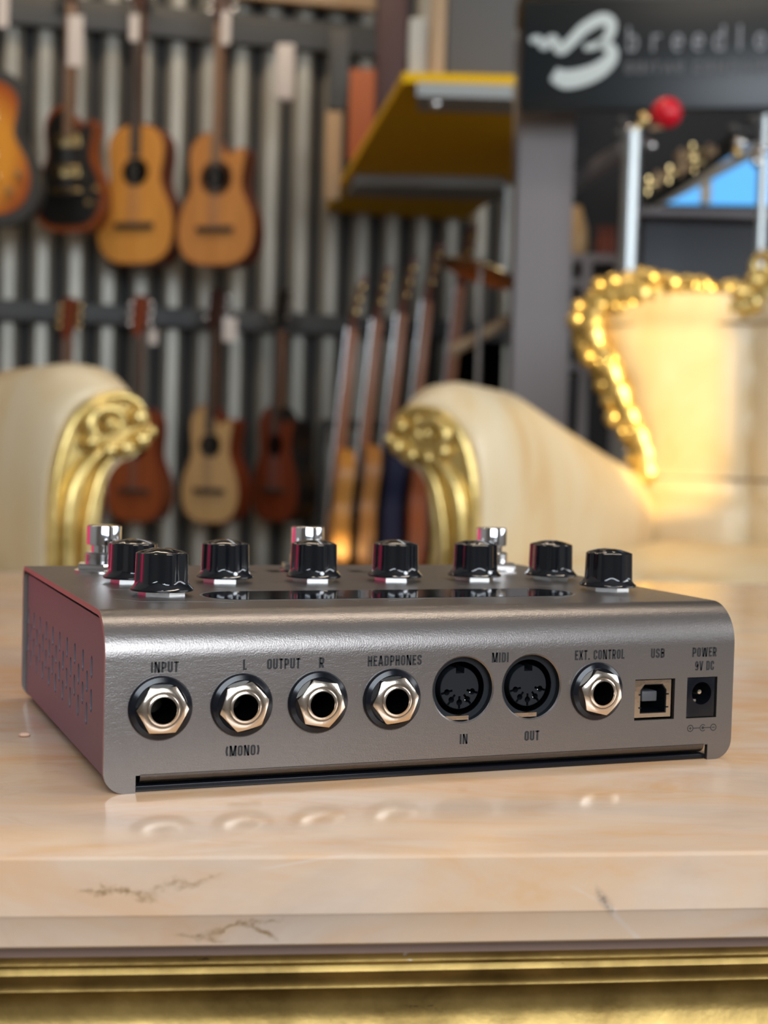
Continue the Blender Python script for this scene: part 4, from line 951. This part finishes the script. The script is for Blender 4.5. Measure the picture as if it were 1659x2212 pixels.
# sign
sg = thing('shop_sign', 'black sign board with a white brush-stroke letter B and pale words, above the chair', 'sign', at(1122, 238, 3.6), -YAW-0.16)
SGL = sg.location.copy()
wS = 1.1; hS = (at(1122, 4, 3.6)-at(1122, 238, 3.6)).z
bm = NB(); box(bm, (0, 0, 0), (wS, 0.03, hS), bev=0.003); build('board', bm, 'signblack', sg)
sn = V((math.sin(-YAW-0.16), -math.cos(-YAW-0.16), 0)); sx_ = V((math.cos(-YAW-0.16), math.sin(-YAW-0.16), 0))
def sgp(px, py):
    p = on_plane(px, py, SGL, sn) - SGL; return (p.dot(sx_), p.z)
def sgribbon(bm, pix, widths, th=0.004):
    c = cat([(*sgp(*q), 0) for q in pix], 6); n_ = len(c); W3 = []
    for i in range(n_):
        f = i/(n_-1)*(len(widths)-1); j = min(int(f), len(widths)-2); W3.append((widths[j]*(1-(f-j))+widths[j+1]*(f-j))*3.6/FPX)
    L_ = []; R_ = []
    for i in range(n_):
        t = (c[min(i+1, n_-1)]-c[max(i-1, 0)]).normalized(); nn = V((-t.y, t.x, 0)); L_.append(c[i]+nn*W3[i]/2); R_.append(c[i]-nn*W3[i]/2)
    mk = lambda p, y: bm.verts.new((p.x, y, p.y))
    rows = [(mk(l_, -th), mk(r_, -th), mk(r_, 0), mk(l_, 0)) for l_, r_ in zip(L_, R_)]
    for a, b_ in zip(rows, rows[1:]):
        for i in range(4): bm.faces.new((a[i], a[(i+1) % 4], b_[(i+1) % 4], b_[i]))
    bm.faces.new(rows[0]); bm.faces.new(rows[-1])
bm = NB()
sgribbon(bm, [(1146, 90), (1162, 84), (1176, 100), (1194, 84), (1210, 108), (1232, 92), (1262, 62), (1300, 42), (1320, 52), (1314, 80), (1290, 98), (1262, 104)], [12, 14, 18, 18, 22, 22, 24, 26, 24, 20, 16, 12])
sgribbon(bm, [(1290, 94), (1318, 104), (1320, 126), (1296, 150), (1260, 166), (1222, 172), (1196, 160)], [14, 22, 28, 34, 38, 40, 28])
build('emblem', bm, 'signwhite', sg)
x0, z0 = sgp(1354, 112); x1, z1 = sgp(1354, 70)
bm = NB(); cur = x0; kk = (sgp(1454, 100)[0]-sgp(1354, 100)[0])/2
for i, ch in enumerate('breedlove'):
    w_ = 0.62*0.032
    for pl in glyph(ch, 0.5, 0.11): ribbon(bm, [(p_[0]*0.05, p_[1]*0.058) for p_ in pl], 0.006, lambda X, Y, Z, cu=cur: (cu+X, -0.002-Z, z0-0.0+Y), 0.002)
    cur += (0.88+(-0.0)*i)*kk*(1.22 if i == 0 else 1.0)
build('lettering', bm, 'signgrey', sg)['label'] = 'pale spaced lower-case word'
bm = NB(); xa, za = sgp(1350, 160); xb, zb = sgp(1650, 165)
text(bm, 'GUITAR COMPANY', xa, xb+0.02, za, 0.028, lambda X, Y, Z: (X, -0.002-Z, Y), 0.002, 0.16, 0.16); build('lettering', bm, 'signfaint', sg)['label'] = 'faint small capitals under the main word'
# beige lampshade-like board behind the sign's right end, chrome stand with the red ball
bbox('wall_shelf', 'steel', 'dark shelf board behind the top of the black sign', 'shelf', (1130, -40), (1700, 6), 3.6, 0.3)
bm = NB(); p = at(1388, -30, 3.4); lathe(bm, [(0.02, -0.02), (0.016, 0.08), (0.02, 0.1)], 14); tag(build('bottle', bm, 'signwhite', None, at(1388, 20, 3.7)-V((0, 0, -0.02))), 'small white bottle standing above the top edge of the black sign', 'bottle')

def stand_pole(px0, py0, px1, py1, Z, r, m='chrome'):
    bm = NB(); tube(bm, [at(px0, py0, Z), at(px1, py1, Z)], r, 16); return bm
cs = thing('hardware_stand', 'tall chrome tube stand with a cluster of clamps, right of the steel column', 'stand', at(1366, 1400, 3.4)*1.0)
cs.location.z = 0
def csl(p): return p - cs.location
top_ = at(1366, 282, 3.4); bot_ = V((top_.x, top_.y, 0.0))
bm = NB(); tube(bm, [csl(bot_+V((0, 0, 0.02))), csl(top_)], 0.021, 20); build('pole', bm, 'satin', cs)
bm = NB()
for a_ in (0, 120, 240): tube(bm, [csl(bot_+V((0, 0, 0.25))), csl(bot_+V((0.28*math.cos(RD(a_)), 0.28*math.sin(RD(a_)), 0.012)))], 0.011, 8)
build('tripod_foot', bm, 'chrome', cs)
for (px, py, r, m) in ((1361, 287, 0.016, 'chrome'), (1345, 262, 0.010, 'steel'), (1392, 258, 0.016, 'brass'), (1338, 290, 0.012, 'steel'), (1384, 300, 0.012, 'steel'), (1408, 315, 0.010, 'chrome')):
    bm = NB(); ball(bm, csl(at(px, py, 3.4)), r, 1, 1, 1.15, 12); tube(bm, [csl(at(px, py, 3.4)), csl(at(1366, 290, 3.4))], 0.006, 6); build('clamp', bm, m, cs)
rb = NB(); ball(rb, (0, 0, 0), 0.035, 1, 1, 1, 28); 
ml = thing('mallet', 'glossy red ball on a short stick beside the chrome stand, under the black sign', 'mallet', at(1440, 244, 3.4)); build('head', rb, 'red', ml)
rb = NB(); tube(rb, [V((0, 0, -0.03)), at(1404, 278, 3.4)-ml.location], 0.005, 8); build('stick', rb, 'tanwood', ml)
# second stand at the right edge
bm = NB(); t2 = at(1652, 250, 3.45); tube(bm, [V((t2.x, t2.y, 0.0)), t2], 0.012, 14); s2 = thing('hardware_stand', 'thin chrome stand at the right edge, behind the armchair crest', 'stand', V((t2.x, t2.y, 0)))
bmesh.ops.translate(bm, verts=bm.verts, vec=-s2.location); build('pole', bm, 'satin', s2)
for px, py, r, m in ((1598, 310, 0.017, 'nut'), (1592, 332, 0.013, 'brass'), (1648, 328, 0.014, 'chrome'), (1634, 350, 0.013, 'chrome'), (1630, 262, 0.014, 'steel'), (1585, 280, 0.014, 'steel'), (1652, 545, 0.012, 'chrome')):
    bm = NB(); ball(bm, at(px, py, 3.45)-s2.location, r, seg=12); tube(bm, [at(px, py, 3.45)-s2.location, V((0, 0, at(px, py, 3.45).z))], 0.004, 6); build('clamp', bm, m, s2)
# diagonal bars with rows of hardware
def bar(name, label, cat_, a, b_, Z0, Z1, r, m, grp=None):
    bm = NB(); p, q = at(*a, Z0), at(*b_, Z1); d = (q-p); bm2 = tube(bm, [V((0, 0, 0)), d], r, 10); o = build(name, bm, m, None, p); tag(o, label, cat_, grp); return o
bar('rack_bar', 'brownish grey bar slanting up behind the chrome stand, from the column', 'bar', (1236, 398), (1352, 322), 3.9, 3.7, 0.024, 'greysteel', 'slanting bars of the drum rack')
bar('rack_bar', 'dark bar slanting up to the right above the blue window', 'bar', (1400, 432), (1600, 300), 4.1, 3.9, 0.024, 'steel', 'slanting bars of the drum rack')
bar('rack_bar', 'grey bar slanting along the upper edge of the blue window', 'bar', (1402, 448), (1680, 300), 4.3, 4.1, 0.014, 'offwhite', 'slanting bars of the drum rack')
for i, (px, py, l_) in enumerate(((1400, 402, 24), (1420, 388, 20), (1445, 378, 20), (1470, 366, 22), (1500, 356, 22), (1470, 340, 24), (1495, 330, 22), (1530, 330, 18))):
    bm = NB(); tube(bm, [V((-l_*0.5*0.001, 0, 0)), V((l_*0.5*0.001+0.01, 0, 0.008))], 0.012, 12); lathe(bm, [(0.004, -0.02), (0.007, 0.022)], 8)
    tag(build('cymbal_clamp', bm, 'brass' if i % 2 == 0 else 'tanwood', None, at(px, py, 3.8)), 'small pale metal clamp in the slanting row left of the blue window', 'clamp', 'clamps on the slanting drum rack bar')
# window of blue sky, dark panel below it
WZ = 5.0
wq = [at(1400, 440, WZ), at(1668, 444, WZ), at(1668, 300, WZ), at(1560, 340, WZ)]
w3 = bpy.data.objects.new('window_3', None); COL.objects.link(w3); w3.location = wq[0]; struct(w3)
bm = NB(); vs = [bm.verts.new(q-wq[0]) for q in wq]; bm.faces.new(vs); bmesh.ops.solidify(bm, geom=bm.faces[:], thickness=0.01)
build('sky_pane', bm, mat('blue_sky_pane', (0.1, 0.2, 0.3), 0.6, emis=(0.13, 0.50, 0.98), es=1.0), w3, smooth=False)
bm = NB(); box(bm, (0, -0.03, 0), (0.022, 0, 0.16)); q = at(1512, 440, WZ-0.02)-wq[0]; bmesh.ops.translate(bm, verts=bm.verts, vec=q); build('window_mullion', bm, mat('warm_pale_mullion', (0.9, 0.75, 0.5), 0.6, emis=(1.0, 0.8, 0.45), es=0.0), w3, smooth=False)  # pale warm base colour, emission off
bbox('flat_screen', 'screen', 'large dark grey-blue panel with a grey top edge, behind the sunlit armchair crest', 'screen', (1388, 478), (1760, 800), 3.95, 0.05, 0.004)
bbox('rack_shelf', 'greysteel', 'grey shelf edge right above the dark panel, under the blue window', 'shelf', (1380, 448), (1760, 474), 4.02, 0.25, 0.003)
# shelving between column and chrome stand
fr = thing('storage_rack', 'dark metal storage rack with thin shelves between the steel column and the chrome stand', 'rack', V((at(1222, 600, 4.5).x, at(1222, 600, 4.5).y, 0)), -YAW)
def frl(px, py, Z=4.5): p = at(px, py, Z)-fr.location; return V((p.dot(_r), p.dot(_f), p.z))
for y in (556, 610, 690, 790):
    a = frl(1222, y); b_ = frl(1345, y+4); bm = NB(); box(bm, (a.x, 0, a.z-0.012), (b_.x, 0.35, a.z+0.012)); build('shelf_board', bm, 'greysteel', fr, smooth=False)
for x in (1226, 1268, 1340):
    a = frl(x, 556); bm = NB(); box(bm, (a.x-0.014, -0.01, 0), (a.x+0.014, 0.02, a.z)); build('upright', bm, 'greysteel', fr, smooth=False)
bb = frl(1248, 470)
bm = NB(); ball(bm, (0, 0, 0.06), 0.045, 1, 1, 1.3, 16); pz = fr.location + V((0, 0, 0)); a = at(1246, 485, 4.55)
bm2 = NB(); lathe(bm2, [(0.030, 0.0), (0.036, 0.03), (0.034, 0.08), (0.022, 0.12), (0.012, 0.15)], 18); bm.free()
sz = frl(1246, 556).z + 0.012
tag(build('wooden_shaker', bm2, 'pale', None, V((a.x, a.y, fr.location.z+sz))), 'pale wooden shaker standing on the storage rack beside the column', 'shaker')
for px, py in ((1310, 548), (1296, 548), (1322, 548)):
    a = at(px, py, 4.55); bm = NB(); lathe(bm, [(0.012, 0), (0.014, 0.05), (0.006, 0.07), (0.011, 0.09)], 12); tag(build('wooden_shaker', bm, 'mahog', None, V((a.x, a.y, fr.location.z+sz))), 'small dark wooden percussion piece on the storage rack', 'shaker', 'dark percussion pieces on the storage rack')
# clutter between the guitar heads and the column
bbox('speaker_cabinet', 'void', 'black speaker cabinet low behind the right armchair, left of the steel column', 'speaker', (990, 735), (1078, 1100), 4.9, 0.2)
bar('rack_bar', 'brown wooden bar slanting above the black speaker cabinet', 'bar', (975, 760), (1100, 690), 4.0, 4.0, 0.016, 'tanwood', 'slanting bars of the drum rack')
cn = at(1040, 590, 3.9); bm = NB(); lathe(bm, [(0.005, 0.03), (0.02, 0.028), (0.07, 0.012), (0.11, 0.0), (0.11, -0.002), (0.02, 0.02)], 30, Matrix.Rotation(RD(18), 4, 'Y')); cy = thing('cymbal', 'small brass cymbal on a stand left of the steel column, near the guitar heads', 'cymbal', V((cn.x, cn.y, 0)))
bmesh.ops.translate(bm, verts=bm.verts, vec=(0, 0, cn.z)); build('disc', bm, 'brass', cy); bm = NB(); tube(bm, [(0, 0, 0), (0, 0, cn.z+0.04)], 0.008, 10); build('stand_pole', bm, 'chrome', cy)
bm = NB()
for a_ in (0, 120, 240): tube(bm, [(0, 0, 0.25), (0.22*math.cos(RD(a_)), 0.22*math.sin(RD(a_)), 0.01)], 0.008, 8)
build('tripod_foot', bm, 'chrome', cy)
tp = on_plane(1092, 395, V((0, 0, zs_)), V((0, 0, 1))); tz_ = at(1092, 600, (tp-CAM).dot(fw)).z
bm = NB(); tube(bm, [V((0, 0, 0)), V((0, 0, tz_-tp.z))], 0.011, 12); tag(build('chrome_tube', bm, 'satin', None, tp), 'short chrome tube hanging from the yellow shelf just left of the steel column', 'tube')
# lamps above the picture; the one over the table is added fill
for nm, a_, b_, l_, lb in (('ceiling_light', -0.6, 3.6, 2.4, 'long strip lamp under the ceiling near the guitar wall'), ('ceiling_light', 0.6, 1.2, 1.6, 'unseen strip lamp added under the ceiling above the coffee table as fill')):
    bm = NB(); box(bm, (-l_/2, -0.09, 0.04), (l_/2, 0.09, 0.13), bev=0.01); o = build(nm, bm, 'offwhite', None, B(a_, b_, H_-0.135), -YAW); tag(o, lb, 'lamp')

rc = thing('red_reflection_case', 'bright red upright case, unseen, added left of the pedal for its red reflections', 'case', B(-0.49, 0.70, TZ), -YAW+math.radians(38))  # added unseen case of guessed shape, gives knobs and side plate red reflections
bm = NB(); box(bm, (-0.21, -0.04, 0.0), (0.21, 0.04, 0.24), bev=0.012); build('shell', bm, 'red_reflect', rc)
bm = NB(); box(bm, (-0.212, -0.042, 0.15), (0.212, 0.042, 0.156), bev=0.001); build('lid_seam', bm, 'black', rc)
bm = NB(); tube(bm, cat([(-0.06, 0, 0.235), (-0.055, 0, 0.262), (0, 0, 0.27), (0.055, 0, 0.262), (0.06, 0, 0.235)], 5), 0.008, 10); build('handle', bm, 'black', rc)
